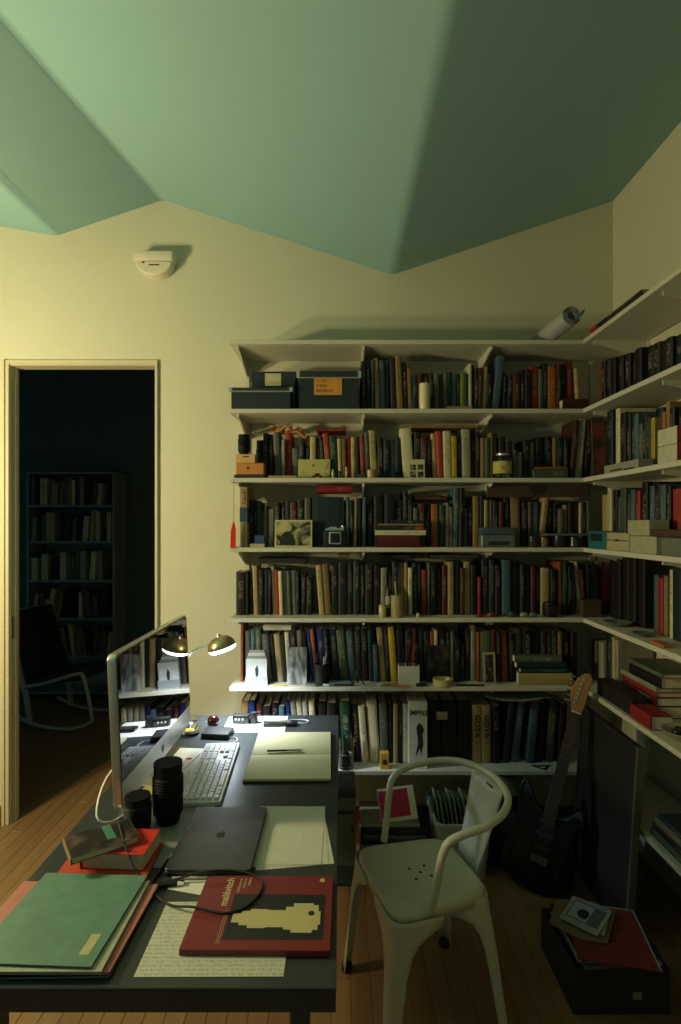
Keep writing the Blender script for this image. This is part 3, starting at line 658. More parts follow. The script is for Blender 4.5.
MB().box(-0.012, 0.014, -0.009, 0.009, 0.0142, 0.023).build('cabin', m_black, tc, bevel=0.003)
for sx in (-1, 1):
    for sy in (-1, 1):
        MB().cyl((sx * 0.016, sy * 0.0102, 0.005), (sx * 0.016, sy * 0.0122, 0.005), 0.005, n=10).build('wheel', m_matte, tc)
mug('round_tin', 'small round tan tin before books on third-highest back-wall shelf', 'tin', 371.5, 470, z, 2.66, 4.8, hx('a98a58'), False)
simple_box('wood_offcut', 'wood', 'flat wooden slat lying under books at left of third-highest shelf', at(268, 0, 2.65).x, at(297, 0, 2.65).x, 2.645, 2.705, z, z + 0.012, hx('a5834a'))
simple_box('matchbox', 'box', 'small dark green box beside the tan tin on third-highest shelf', at(357, 0, 2.66).x, at(365, 0, 2.66).x, 2.65, 2.68, z, z + 0.022, hx('24413c'))

# --- fourth-highest board
z = SZ[3]
ft = thing('file_box', 'tall upright magazine file with blue band at left end of fourth-highest shelf', 'file box', (at(243.7, 0, 2.66).x, 2.655, z + 0.0004))
hgt = at(0, 487, 2.66).z - z
MB().box(-0.018, 0.018, 0, 0.2, 0, hgt).build('body', m_plain, ft, bevel=0.002, color=hx('9a8a66'))
MB().box(-0.0186, 0.0186, -0.0008, 0.1, hgt * 0.42, hgt * 0.66).build('spine_band', m_plain, ft, color=hx('2b3d58'))
MB().box(-0.012, 0.012, -0.0006, 0.002, hgt * 0.72, hgt * 0.96).build('spine_label', mat_print('band_print', hx('7e4a36'), hx('a08c64'), 60), ft)
tg = thing('luggage_tag', 'red tag hanging on a cord from the left shelf edge', 'tag', (-0.521, 2.6235, at(0, 548, 2.63).z))
MB().prism([(-0.014, 0), (0.012, 0.0), (0.012, 0.09), (0.004, 0.13), (0.0, 0.13), (-0.012, 0.085)], -0.003, 0.003, 'y').build('tag_body', m_gloss, tg, bevel=0.001, color=hx('d0281e'))
MB().tube([(0.002, 0, 0.125), (0.003, 0, 0.2), (0.0025, 0.0, 0.300), (0.0025, -0.002, 0.335)], 0.0012, n=6).build('cord', m_matte, tg)
m_bw = mat_print('old_photograph', hx('20241a'), hx('b4ae80'), 16, lo=0.42, hi=0.60, detail=3)
phc = card('photograph', 'framed black-and-white photograph of a person, on fourth-highest back-wall shelf', 'photo', 274.5, 312, 520, z, 2.66, m_bw, border=(hx('bdb68a'), 0.008), tilt=7)
MB().prism([(-0.07, 0.009), (-0.064, 0.05), (-0.045, 0.075), (-0.02, 0.08), (-0.002, 0.06), (0.012, 0.03), (0.01, 0.009)], -0.0013, -0.0009, 'y').build('dark_jacket', M('photo_dark', hx('1c2018'), 0.5), phc)
MB().prism([(-0.036, 0.08), (-0.02, 0.078), (-0.008, 0.088), (-0.01, 0.108), (-0.022, 0.116), (-0.036, 0.108)], -0.0014, -0.0009, 'y').build('pale_face', M('photo_light', hx('a59f74'), 0.5), phc)
cm = thing('vintage_camera', 'old black and chrome camera on fourth-highest back-wall shelf', 'camera', (at(334.5, 0, 2.67).x, 2.672, z + 0.0004))
MB().box(-0.055, 0.055, -0.028, 0.03, 0, 0.082).build('body', m_black, cm, bevel=0.006, smooth=40, segs=2)
MB().prism([(-0.045, 0.0825), (0.05, 0.0825), (0.045, 0.094), (0.012, 0.096), (0.004, 0.102), (-0.02, 0.102), (-0.03, 0.094), (-0.045, 0.092)], -0.024, 0.026, 'y').build('top_plate', m_alu, cm, bevel=0.0015)
fr = MB().box(-0.026, 0.032, -0.0345, -0.0285, 0.016, 0.076).build('lens_board', m_alu, cm, bevel=0.002)
MB().box(-0.020, 0.026, -0.0365, -0.035, 0.022, 0.070).build('lens_face', m_matte, fr, bevel=0.001)
MB().lathe([(0, 0), (0.016, 0), (0.016, 0.008), (0.011, 0.008), (0.011, 0.004), (0, 0.004)], n=20).build('lens', m_black, fr, (0.003, -0.037, 0.046), (R(90), 0, 0), smooth=40)
MB().cyl((0.04, 0, 0.094), (0.04, 0, 0.104), 0.008).build('winding_knob', m_chrome, cm)
st = z
o, st = flat_px(377, 420, 546.5, 534.5, 2.645, 0.055, 'm', 'thick maroon book at the bottom of the lying stack on fourth-highest shelf', z=st)
o, st = flat_px(375, 426, 535, 530, 2.643, 0.058, 'w', 'off-white book with dark spine lettering in the lying stack, fourth-highest shelf', z=st)
o, st = flat_px(378, 424, 530, 525.6, 2.648, 0.052, 't', 'dark teal book with red-tipped spine, in lying stack on fourth-highest shelf', z=st)
MB().box(0, 0.02, 0, 0.018, 0, 0.0195)
rb = MB().box(-0.0075, 0.0075, -0.0006, 0.003, 0.185, 0.222).build('red_tip', m_plain, o, color=hx('b8352c'))
o, st = flat_px(378, 424, 525.6, 523.8, 2.65, 0.05, 'C', 'thin tan book near the top of the lying stack on fourth-highest shelf', z=st)
o, st = flat_px(392, 423, 523.8, 520.5, 2.652, 0.045, 't', 'topmost small teal book of the lying stack on fourth-highest shelf', z=st)
flat_px(415, 447, 502, 498, 2.74, 0.14, 'e', 'brown book lying across book tops in the middle of fourth-highest shelf', z=z + 0.236)
flat_px(317, 352, 496, 489, 2.73, 0.15, 'r', 'red book lying on the big teal album on fourth-highest shelf', z=z + 0.2745)
pk = thing('carved_board', 'long brown wooden panel with dark motif laid over books, fourth-highest shelf', 'panel', (at(538, 0, 2.70).x, 2.70, z + 0.25))
MB().box(-0.255, 0.25, 0, 0.012, 0, 0.058).build('board', m_plain, pk, (0, 0, 0), (0, 0, 0), bevel=0.001, color=hx('4c382c'))
MB().prism([(-0.05, 0.056), (0.05, 0.056), (0.032, 0.02), (0.012, 0.006), (0, 0.016), (-0.012, 0.006), (-0.032, 0.02)], -0.0012, -0.0001, 'y').build('motif', m_matte, pk)
cb = thing('cassette_box', 'grey-blue lidded case before books on right part of fourth-highest shelf', 'box', (at(497, 0, 2.66).x, 2.665, z + 0.0004))
MB().box(-0.082, 0.082, -0.03, 0.03, 0, 0.062).build('body', m_gloss, cb, bevel=0.004, color=hx('56666a'))
MB().box(-0.084, 0.084, -0.032, 0.032, 0.0625, 0.098).build('lid', m_gloss, cb, bevel=0.006, smooth=40, segs=2, color=hx('40525c'))
MB().box(-0.05, 0.05, -0.0335, -0.0315, 0.012, 0.03).build('window', m_black, cb)
def pot(name, label, cat, px, zb, Y, r, h, color, mat=None):
    p = at(px, 0, Y); o = MB().lathe([(0, 0), (r * 0.85, 0), (r, h * 0.12), (r, h * 0.8), (r * 0.9, h * 0.84), (r * 0.95, h * 0.86), (r * 0.95, h), (0, h)], n=20).build(name, mat or m_gloss, None, (p.x, Y, zb + 0.0004), smooth=40, color=color)
    return tag(o, label, cat)
pot('lidded_jar', 'small dark jar left of two, right part of fourth-highest shelf', 'jar', 533, z, 2.665, 0.024, 0.052, hx('30322e'))
pot('lidded_jar', 'small tan-topped jar right of two, right part of fourth-highest shelf', 'jar', 544, z, 2.665, 0.022, 0.048, hx('6e6146'))
pot('round_pot', 'squat dark round pot near the right end of fourth-highest shelf', 'pot', 559, z, 2.665, 0.032, 0.056, hx('23292b'))
pot('round_pot', 'wide dark pot beside the teal box on fourth-highest shelf', 'pot', 575, z, 2.665, 0.034, 0.05, hx('2b2f2f'))
simple_box('tray', 'tray', 'flat grey tray lying over the pots on fourth-highest shelf', at(545, 0, 2.64).x, at(592, 0, 2.64).x, 2.635, 2.70, z + 0.0568, z + 0.068, hx('5d6464'))
ss = thing('sticker_roll', 'small blue box on white notes at left of fourth-highest shelf', 'box', (at(259, 0, 2.66).x, 2.66, z + 0.0004))
MB().box(-0.042, 0.03, -0.02, 0.02, 0, 0.018).build('note_block', m_plain, ss, bevel=0.001, color=hx('a8a184'))
MB().box(-0.018, 0.03, -0.018, 0.018, 0.0185, 0.06).build('blue_box', m_plain, ss, bevel=0.002, color=hx('2a4068'))

# --- fifth-highest board
z = SZ[4]
simple_box('portfolio', 'portfolio', 'black portfolio lying across book tops at left of fifth-highest shelf', at(258, 0, 2.73).x, at(306, 0, 2.73).x, 2.73, 2.88, z + 0.257, z + 0.285, hx('16181a'))
flat_px(338, 350, 560, 556, 2.735, 0.12, 'C', 'short tan book lying on book tops of fifth-highest shelf', z=z + 0.284)
flat_px(381, 423, 559, 555.4, 2.735, 0.14, 'E', 'dark brown book lying on book tops, middle of fifth-highest shelf', z=z + 0.284)
flat_px(432, 478, 558, 555.2, 2.735, 0.14, 'g', 'mid grey book lying on book tops right of middle, fifth-highest shelf', z=z + 0.286)
pot('ink_bottle', 'small white canister with reddish label on fifth-highest back-wall shelf', 'canister', 382.5, z, 2.66, 0.018, 0.06, hx('b7ae88'))
db = thing('dropper_bottle', 'slim dark bottle with pale label between canister and brush pot', 'bottle', (at(388, 0, 2.665).x + 0.004, 2.69, z + 0.0004))
MB().lathe([(0, 0), (0.013, 0), (0.013, 0.12), (0.006, 0.135), (0.006, 0.15), (0, 0.15)], n=16).build('bottle_body', m_black, db, smooth=40)
MB().lathe([(0.0133, 0.04), (0.0138, 0.04), (0.0138, 0.10), (0.0133, 0.10)], n=16).build('bottle_label', m_plain, db, smooth=40, color=hx('96927c'))
bp = thing('brush_pot', 'cream ribbed pot holding pens and brushes on fifth-highest shelf', 'brush pot', (at(397.5, 0, 2.66).x, 2.662, z + 0.0004))
prof = [(0, 0), (0.030, 0)]
for k in range(6): prof += [(0.032, 0.004 + k * 0.017), (0.0335, 0.012 + k * 0.017), (0.032, 0.02 + k * 0.017)]
MB().lathe(prof + [(0.033, 0.108), (0.029, 0.108), (0.028, 0.02), (0, 0.02)], n=22).build('pot_body', m_gloss, bp, smooth=50, color=hx('8f8456'))
for k, (dx, dy, tx, hh, cc) in enumerate(((-0.012, 0.004, -0.02, 0.20, '20242a'), (0.004, 0.008, 0.004, 0.235, '2c3c56'), (0.014, 0.0, 0.018, 0.19, '6a4c30'), (-0.004, -0.008, -0.008, 0.175, 'b8a278'), (0.01, -0.01, 0.012, 0.16, '3a3a3c'))):
    MB().cyl((dx, dy, 0.021), (dx + tx, dy, hh), 0.0035, n=8).build('pen', m_gloss, bp, color=hx(cc))
for k, (px, cc, hh) in enumerate(((418, 'b0a888', 0.022), (480, '7c2420', 0.02), (491, '8a302a', 0.024), (512, '2e3c40', 0.03), (524, '8a8a76', 0.026), (533, '55605c', 0.024))):
    lab = ['tiny cream pawn-shaped stopper on fifth-highest shelf, right of brush pot', 'small dark red pebble left of the trinkets on fifth-highest shelf', 'small red pebble below the red-and-grey book on fifth-highest shelf', 'dark round trinket among pebbles on fifth-highest shelf', 'pale round trinket right of the dark trinket on fifth-highest shelf', 'greyish pebble, rightmost of the trinkets on fifth-highest shelf'][k]
    o = MB().lathe([(0, 0), (0.012, 0.001), (0.017, hh * 0.4), (0.012, hh * 0.85), (0, hh)], n=12).build('trinket' if k else 'stopper', m_gloss, None, (at(px, 0, 2.655).x, 2.655, z + 0.0004), smooth=60, color=hx(cc)); o.scale = (0.6 if k == 0 else 1.3, 0.9, 1)
    tag(o, lab, 'trinket' if k else 'stopper')
bd = thing('bead_string', 'string of dark red and black beads lying along fifth-highest shelf', 'beads', (at(500, 0, 2.68).x, 2.68, z + 0.0004))
for k in range(16):
    xx = -0.09 + k * 0.0125
    MB().lathe([(0, 0), (0.0045, 0.0018), (0.006, 0.006), (0.0045, 0.0102), (0, 0.012)], n=8).build('bead', m_gloss, bd, (xx, 0.008 * math.sin(k * 0.9), 0), smooth=60, color=hx('6a1f1c' if k % 3 else '20262a'))
pot('round_pot', 'dark round-bellied pot at right of fifth-highest back-wall shelf', 'pot', 550, z, 2.672, 0.036, 0.07, hx('1c1d1f'))

# --- second-lowest board
z = SZ[5]
rk = thing('card_rack', 'clear plastic card rack holding pale cards, left end of second-lowest shelf', 'rack', (at(257, 0, 2.67).x, 2.67, z + 0.0004))
MB().box(-0.055, 0.055, -0.02, 0.035, 0, 0.006).build('rack_base', m_plain, rk, bevel=0.001, color=hx('a9adaa'))
MB().box(-0.055, 0.055, -0.02, -0.018, 0.0065, 0.045).build('front_lip', M('frosted_plastic', (0.7, 0.74, 0.75), 0.2, trans=0.7), rk, bevel=0.0005)
for k in range(4):
    MB().box(-0.052 + 0.003 * k, 0.05 - 0.006 * k, -0.012 + k * 0.011, -0.0105 + k * 0.011, 0.0065, 0.13 + 0.012 * k).build('card', m_plain, rk, color=hx(['c6cacb', '8f989c', 'd3d5d2', '9a9f9f'][k]))
MB().prism([(-0.004, 0.03), (0.006, 0.03), (0.01, 0.07), (0.003, 0.1), (-0.008, 0.08)], -0.0128, -0.0121, 'y').build('drawing', m_ink, rk)
m_grey_draw = mat_print('grey_drawing', hx('5a5c5a'), hx('b6b8b4'), 9, lo=0.4, hi=0.62, stretch=(1.6, 1, 0.6), distort=2.0)
card('sketch_card', 'grey card with soft drawing leaning on books of second-lowest shelf', 'card', 287, 306.5, 648, z, 2.665, m_grey_draw, tilt=8)
cl = flat_px(263, 291, 637.5, 632.5, 2.70, 0.10, 'w', 'off-white booklet lying aslant on books near left end, second-lowest shelf', z=z + 0.262)[0]
def pen_pot(label, px, zb, Y, r, h, color, pens, square=False):
    t = thing('pen_pot', label, 'pen pot', (at(px, 0, Y).x, Y, zb + 0.0004))
    if square:
        MB().box(-r, r, -0.03, -0.027, 0, h).build('front_panel', m_plain, t, color=color)
        MB().box(-r, r, 0.027, 0.03, 0, h).build('back_panel', m_plain, t, color=color)
        MB().box(-r, -r + 0.003, -0.0265, 0.0265, 0, h).build('side_panel', m_plain, t, color=color)
        MB().box(r - 0.003, r, -0.0265, 0.0265, 0, h).build('side_panel', m_plain, t, color=tuple(c * 0.8 for c in color))
        MB().box(-r + 0.0032, r - 0.0032, -0.0265, 0.0265, 0, 0.003).build('bottom', m_plain, t, color=color)
    else:
        MB().lathe([(0, 0), (r, 0), (r, h), (r - 0.003, h), (r - 0.003, 0.004), (0, 0.004)], n=24).build('pot_body', m_matte, t, smooth=40)
    for (dx, dy, tx, hh, cc, rr) in pens:
        MB().tube([(dx, dy, 0.005), (dx + tx * 0.5, dy, hh * 0.5), (dx + tx, dy, hh)], rr, n=8, smooth=1).build('pen', m_gloss, t, color=hx(cc))
    return t
pen_pot('black round pen pot with pens and scissors on second-lowest shelf', 321, z, 2.672, 0.031, 0.104, (0.02,) * 3, [(-0.012, 0.006, -0.008, 0.15, '1c1c1e', 0.004), (0.0, 0.012, 0.0, 0.17, '22334e', 0.004), (0.014, 0.004, 0.012, 0.155, '9da1a4', 0.003), (0.006, -0.01, 0.01, 0.14, 'c8ccd0', 0.003)])
pen_pot('white square pen box crammed with pens on second-lowest shelf', 408.5, z, 2.672, 0.05, 0.098, hx('c3c4c0'), [(-0.035, 0.0, -0.012, 0.19, '16171a', 0.0045), (-0.022, 0.012, -0.004, 0.17, '28313a', 0.004), (-0.006, 0.004, 0.0, 0.2, '1a1c20', 0.005), (0.008, 0.012, 0.002, 0.22, '6b2020', 0.004), (0.012, -0.01, 0.01, 0.175, '8c2a26', 0.004), (0.028, 0.0, 0.016, 0.2, '22262c', 0.0045), (0.036, 0.012, 0.01, 0.16, '3a4148', 0.004)], True)
# tripod
tp = thing('mini_tripod', 'small black desk tripod standing on second-lowest back-wall shelf', 'tripod', (at(358, 0, 2.655).x, 2.658, z + 0.0004))
for k in range(3):
    a = R(90 + 120 * k); MB().cyl((0.038 * math.cos(a), 0.022 * math.sin(a), 0.003), (0.004 * math.cos(a), 0.004 * math.sin(a), 0.05), 0.003, 0.004, n=8).build('leg', m_black, tp)
MB().lathe([(0, 0.048), (0.009, 0.05), (0.011, 0.06), (0.006, 0.068), (0.013, 0.072), (0.013, 0.078), (0, 0.078)], n=16).build('ball_head', m_black, tp, smooth=40)
# fan of orange cards
for k in range(4):
    o = MB().box(-0.036, 0.036, -0.02, 0.02, 0, 0.0012).build('index_card', m_plain, None, (at(391 + k * 3.4, 0, 2.66).x, 2.655 - 0.001 * k, z + 0.0006 + k * 0.0014), (0, 0, R(-12 - 7 * k)), color=hx('b87a38'))
    tag(o, ['bottom', 'second-lowest', 'third', 'top'][k] + ' orange index card in the fan beside the white pen box', 'card', 'fan of orange cards')
tr_ = thing('tape_roll', 'cream roll of adhesive tape lying on second-lowest back-wall shelf', 'tape', (at(443, 0, 2.665).x, 2.672, z + 0.0004))
MB().lathe([(0.036, 0), (0.05, 0), (0.05, 0.03), (0.036, 0.03), (0.036, 0)], n=32).build('tape', M('masking_tape', hx('b9ac74'), 0.6), tr_, smooth=40)
MB().lathe([(0.033, 0.0), (0.0355, 0.0), (0.0355, 0.03), (0.033, 0.03), (0.033, 0.0)], n=32).build('core', m_card, tr_, smooth=40)
card('picture_card', 'dark picture card standing behind the tape roll on second-lowest shelf', 'picture', 427, 448, 645, z, 2.706, mat_print('dark_picture', hx('17191a'), hx('5a5240'), 18, lo=0.5, hi=0.75), tilt=0.4)
card('framed_picture', 'small pale-framed picture with dark image on second-lowest back-wall shelf', 'picture', 483.5, 496, 653, z, 2.672, mat_print('dark_portrait', hx('14150f'), hx('7a7350'), 50, lo=0.5, hi=0.68), border=(hx('9c9a7e'), 0.011), tilt=6)
st = z
o, st = flat_px(519, 573, 683.2, 671.5, 2.655, 0.05, 'c', 'thick cream book at the bottom of the pile, second-lowest back-wall shelf', z=st)
o, st = flat_px(521, 569, 671.5, 667, 2.658, 0.046, 'G', 'dark green book second in the pile on second-lowest back-wall shelf', z=st)
o, st = flat_px(517, 566, 667, 661, 2.655, 0.05, 't', 'dark teal book third in the pile on second-lowest back-wall shelf', z=st)
o, st = flat_px(515, 562, 661, 654.5, 2.656, 0.048, 'q', 'grey-green book topping the pile on second-lowest back-wall shelf', z=st)
flat_px(404, 440, 629, 624.5, 2.735, 0.14, 'C', 'tan book lying on book tops above the white pen box', z=z + 0.296)
o = MB().box(-0.038, 0.038, -0.012, 0.012, 0, 0.0008).build('sticky_note', m_plain, None, (at(280, 0, 2.645).x, 2.646, z + 0.0006), (0, 0, R(3)), color=hx('b3a94a')); tag(o, 'yellow paper slip on the front edge of second-lowest shelf', 'note')
def bar(name, cat, label, px0, px1, Y, r, color, dy=0.0, mat=None, zz=None):
    a, b = at(px0, 0, Y), at(px1, 0, Y); zb = (z if zz is None else zz)
    mid = (a.x + b.x) / 2; L = (b.x - a.x) / 2
    t = thing(name, label, cat, (mid, Y, zb + r + 0.0004), rot=(0, 0, math.atan2(dy, 2 * L)))
    MB().cyl((-L, 0, 0), (L * 0.7, 0, 0), r, n=10).build('handle', mat or m_gloss, t, color=color)
    MB().cyl((L * 0.7, 0, 0), (L, 0, 0), r * 0.55, r * 0.25, n=10).build('tip', m_alu, t)
    return t
bar('screwdriver', 'tool', 'grey metal tool lying below the drawing card, second-lowest shelf', 305, 318, 2.645, 0.006, hx('6c6c6a'), -0.03)
bar('marker_pen', 'pen', 'white marker lying beside the tools on second-lowest shelf', 320, 331, 2.643, 0.006, hx('b9bab4'), -0.02)
bar('pliers', 'tool', 'dark tool with red grip lying on second-lowest back-wall shelf', 334, 357, 2.643, 0.006, hx('2a2c2e'))
bar('marker_pen', 'pen', 'pale stub of chalk lying left of the orange card fan', 375, 383, 2.645, 0.008, hx('b2b3ac'), -0.02)
bar('marker_pen', 'pen', 'long dark pen lying right of the tape roll, second-lowest shelf', 456, 489, 2.642, 0.005, hx('25282a'))
simple_box('stapler', 'stapler', 'black block lying below the white pen box on second-lowest shelf', at(416, 0, 2.64).x, at(427, 0, 2.64).x, 2.632, 2.641, z, z + 0.016, hx('15161a'))
simple_box('notepad', 'notepad', 'grey notepad lying right of the black pen pot, second-lowest shelf', at(329, 0, 2.68).x, at(350, 0, 2.68).x, 2.652, 2.705, z, z + 0.012, hx('7d8782'))

# --- lowest board
z = SZ[6]
gl = thing('tumbler', 'clear glass tumbler half full of water on lowest back-wall shelf', 'glass', (at(346, 0, 2.668).x, 2.67, z + 0.0004))
MB().lathe([(0, 0), (0.036, 0), (0.038, 0.004), (0.043, 0.15), (0.0405, 0.15), (0.036, 0.014), (0, 0.012)], n=28).build('glass_wall', m_glass, gl, smooth=40)
MB().lathe([(0, 0.0125), (0.0355, 0.0145), (0.0378, 0.07), (0, 0.07)], n=28).build('water', M('water', (0.9, 0.95, 0.95), 0.0, trans=1, ior=1.33, na=0), gl, smooth=40)
cg = thing('white_carton', 'white upright carton with black lettering and figure on lowest shelf', 'carton', (at(418, 0, 2.655).x, 2.655, z + 0.0004), rz=R(-3))
hh = at(0, 702, 2.655).z - z
MB().box(-0.046, 0.046, 0, 0.16, 0, hh).build('body', m_plain, cg, bevel=0.002, color=hx('cfcbb4'))
text('IMPNZ', 0.036, m_ink, cg, (0.004, -0.0006, hh - 0.055), (R(90), 0, 0), bold=True, sx=0.85)
MB().prism([(-0.012, 0.06), (0.0, 0.13), (-0.008, 0.2), (0.004, 0.225), (0.02, 0.215), (0.03, 0.19), (0.022, 0.17), (0.026, 0.12), (0.014, 0.06), (0.01, 0.1)], -0.0008, -0.0001, 'y').build('figure_print', m_ink, cg)
MB().cyl((0.034, -0.0008, hh - 0.02), (0.034, -0.0001, hh - 0.02), 0.003).build('dot', m_ink, cg)
yb = thing('film_box', 'small orange-yellow box with black disc on lowest back-wall shelf', 'box', (at(384.5, 0, 2.66).x, 2.665, z + 0.0004))
MB().box(-0.021, 0.021, -0.018, 0.018, 0, 0.078).build('body', m_plain, yb, bevel=0.001, color=hx('d3962c'))
MB().cyl((0, -0.0188, 0.035), (0, -0.0179, 0.035), 0.0125, n=20).build('disc', m_ink, yb)
lb = card('label_card', 'small cream label fixed to the black binders of lowest shelf', 'label', 436.5, 447.5, 712, at(0, 720, 2.705).z, 2.705, m_plain, tilt=0, color=hx('b2ac86'), thick=0.0015)
fp = MB()
pts = [(-0.17, 0, 0.012), (-0.08, -0.02, -0.006), (0.03, -0.01, -0.012), (0.17, 0, 0.006)]
V = []
for x, dy, dz in pts:
    V += [(x, -0.03 + dy, dz), (x, 0.12, dz + 0.006)]
V2 = [(a, b, c + 0.0012) for a, b, c in V]
fp.add(V + V2, [(0, 2, 3, 1), (2, 4, 5, 3), (4, 6, 7, 5), (8, 9, 11, 10), (10, 11, 13, 12), (12, 13, 15, 14), (0, 1, 9, 8), (6, 14, 15, 7), (0, 8, 10, 2), (2, 10, 12, 4), (4, 12, 14, 6), (1, 3, 11, 9), (3, 5, 13, 11), (5, 7, 15, 13)])
o = fp.build('loose_sheets', m_plain, None, (at(516, 0, 2.69).x, 2.70, z + 0.340), color=hx('8e958c')); tag(o, 'pale loose sheet lying on leaning books under second-lowest shelf', 'paper')
MB
sq = thing('set_square', 'dark triangular set square lying at right of lowest back-wall shelf', 'set square', (at(543, 0, 2.66).x, 2.655, z + 0.0006))
MB().add([(-0.05, 0.03, 0), (0.05, 0.035, 0), (0.0, -0.02, 0), (-0.026, 0.02, 0), (0.024, 0.023, 0), (0, -0.006, 0)] + [(-0.05, 0.03, 0.003), (0.05, 0.035, 0.003), (0.0, -0.02, 0.003), (-0.026, 0.02, 0.003), (0.024, 0.023, 0.003), (0, -0.006, 0.003)],
  [(0, 1, 4, 3), (1, 2, 5, 4), (2, 0, 3, 5), (6, 9, 10, 7), (7, 10, 11, 8), (8, 11, 9, 6), (0, 6, 7, 1), (1, 7, 8, 2), (2, 8, 6, 0), (3, 4, 10, 9), (4, 5, 11, 10), (5, 3, 9, 11)]).build('plate', m_black, sq)

# --- topmost board: paper roll; right-hand boards
pr = thing('paper_roll', 'rolled sheet of grey paper lying on the highest shelf, overhanging its edge', 'paper roll', (1.045, 2.44, SZ[0] + 0.0465), rot=(0, 0, R(2)))
spiral = []
for k in range(70):
    a = k * 0.36; r_ = 0.017 + 0.028 * k / 69; spiral.append((r_ * math.cos(a), r_ * math.sin(a)))
vv = []; ff = []
for x, zz in spiral: vv += [(x, 0, zz), (x, 0.46, zz)]
ff = [(2 * i, 2 * i + 2, 2 * i + 3, 2 * i + 1) for i in range(len(spiral) - 1)]
sp_o = MB().add(vv, ff).build('rolled_sheet', M('roll_paper', hx('9a9a98'), 0.6, ns=5, na=0.12), pr, smooth=60)
md = sp_o.modifiers.new('t', 'SOLIDIFY'); md.thickness = 0.0016; md.offset = 0
fl_ = MB().add([(0.046, 0.01, -0.002), (0.062, 0.015, 0.012), (0.072, 0.02, 0.04), (0.046, 0.40, -0.002), (0.062, 0.40, 0.012), (0.070, 0.38, 0.03)], [(0, 1, 4, 3), (1, 2, 5, 4)]).build('loose_edge', M('tracing_paper', hx('8fa089'), 0.5), pr, smooth=60)
md = fl_.modifiers.new('t', 'SOLIDIFY'); md.thickness = 0.0008
p0, p1 = onx(596, 0, 1.20), onx(650, 0, 1.20)
o = make_book(0.012, p0.y - p1.y, 0.17, 'K', (1.165, p0.y, SZ[0] + 0.0065), R(-90), 0, 'thin black book with red end lying on the highest right-hand shelf', None, flat=True)
MB().box(-0.0065, 0.0065, -0.0008, 0.03, 0, 0.07).build('red_end', m_plain, o, color=hx('a83028'))

def rbox(name, cat, label, px0, px1, zb, h, X0, depth, color, parts=None, bevel=0.002, mat=None):
    ya, yb = X0 * F / (px0 - CX), X0 * F / (px1 - CX)
    t = thing(name, label, cat, (X0 + depth / 2, (ya + yb) / 2, zb + 0.0004))
    w = (ya - yb) / 2
    MB().box(-depth / 2, depth / 2, -w, w, 0, h).build('body', mat or m_plain, t, bevel=bevel, color=color)
    for (nm, a, b, c, d, col) in (parts or []):      # panels on the room-facing side, in fractions of the width (from the far end) and height
        MB().box(-depth / 2 - 0.0012, -depth / 2 - 0.0001, w - 2 * w * b, w - 2 * w * a, h * c, h * d).build(nm, m_plain, t, color=col)
    return t
z = SZ[2]
cvb = card('picture_book', 'large picture book with reddish cover shown at the corner of third-highest right shelf', 'book', 594, 606, 416, z, 2.62, mat_print('red_cover', hx('43362e'), hx('8d4a3a'), 9, lo=0.42, hi=0.6), tilt=5, thick=0.012)
rbox('flat_case', 'case', 'flat silver-grey case with dark slots lying on third-highest right-hand shelf', 604, 638, z, 0.036, 1.186, 0.062, hx('8f9184'), [('slot', 0.2, 0.55, 0.12, 0.3, hx('1b1d1d')), ('foot_gap', 0.6, 0.9, 0.0, 0.18, hx('1b1d1d'))])
sc0 = rbox('slipcase', 'box', 'lower of two white card boxes with red ends on third-highest right shelf', 657.5, 677, z, 0.062, 1.19, 0.06, hx('bdb89c'))
sc1 = rbox('slipcase', 'box', 'upper of two white card boxes with red ends on third-highest right shelf', 657.5, 677, z + 0.0635, 0.062, 1.19, 0.06, hx('c2bda2'))
wsc = 1.19 * F * (1 / (657.5 - CX) - 1 / (677 - CX)) / 2
for q in (sc0, sc1):
    MB().box(-0.03, 0.03, -wsc - 0.0014, -wsc - 0.0001, 0.0, 0.062).build('red_end', m_plain, q, color=hx('8c2230'))
    MB().cyl((0, -wsc - 0.0015, 0.031), (0, -wsc - 0.0022, 0.031), 0.009, n=16).build('finger_hole', m_ink, q)
z = SZ[3]
rbox('tin_box', 'box', 'teal box with dark oval on fourth-highest right-hand shelf near the corner', 588.5, 605.5, z, 0.082, 1.19, 0.08, hx('1f6470'), [('oval_mark', 0.12, 0.82, 0.45, 0.85, hx('1a2022'))])
rbox('drawer_box', 'box', 'cream two-drawer card box on fourth-highest right-hand shelf', 606.5, 629, z, 0.078, 1.19, 0.08, hx('aaa17a'), [('drawer_gap', 0.02, 0.98, 0.55, 0.6, hx('3d3a2a')), ('drawer_pull', 0.42, 0.58, 0.52, 0.64, hx('3d3a2a'))])
rbox('card_box', 'box', 'lower long pale card box on fourth-highest right-hand shelf', 630, 656, z, 0.068, 1.19, 0.08, hx('a8a283'))
rbox('card_box', 'box', 'upper pale card box stacked on another, fourth-highest right-hand shelf', 627.5, 649, z + 0.0695, 0.062, 1.195, 0.08, hx('a5a083'))
rbox('leather_case', 'case', 'dark brown flat case right of the upper pale card box', 650, 684, z + 0.0695, 0.026, 1.195, 0.075, hx('4c3428'))
rbox('grey_box', 'box', 'grey box right of the lower pale card box, fourth-highest right shelf', 657, 690, z, 0.066, 1.21, 0.075, hx('6c7064'))
z = SZ[4]
def dish(name, label, cat, px, X, zb, r, h, color):
    p = onx(px, 0, X); o = MB().lathe([(0, 0), (r * 0.5, 0), (r * 0.55, 0.003), (r, h), (r * 0.97, h + 0.002), (r * 0.5, 0.006), (0, 0.005)], n=28).build(name, m_gloss, None, (X, p.y, zb + 0.0004), smooth=50, color=color)
    return tag(o, label, cat)
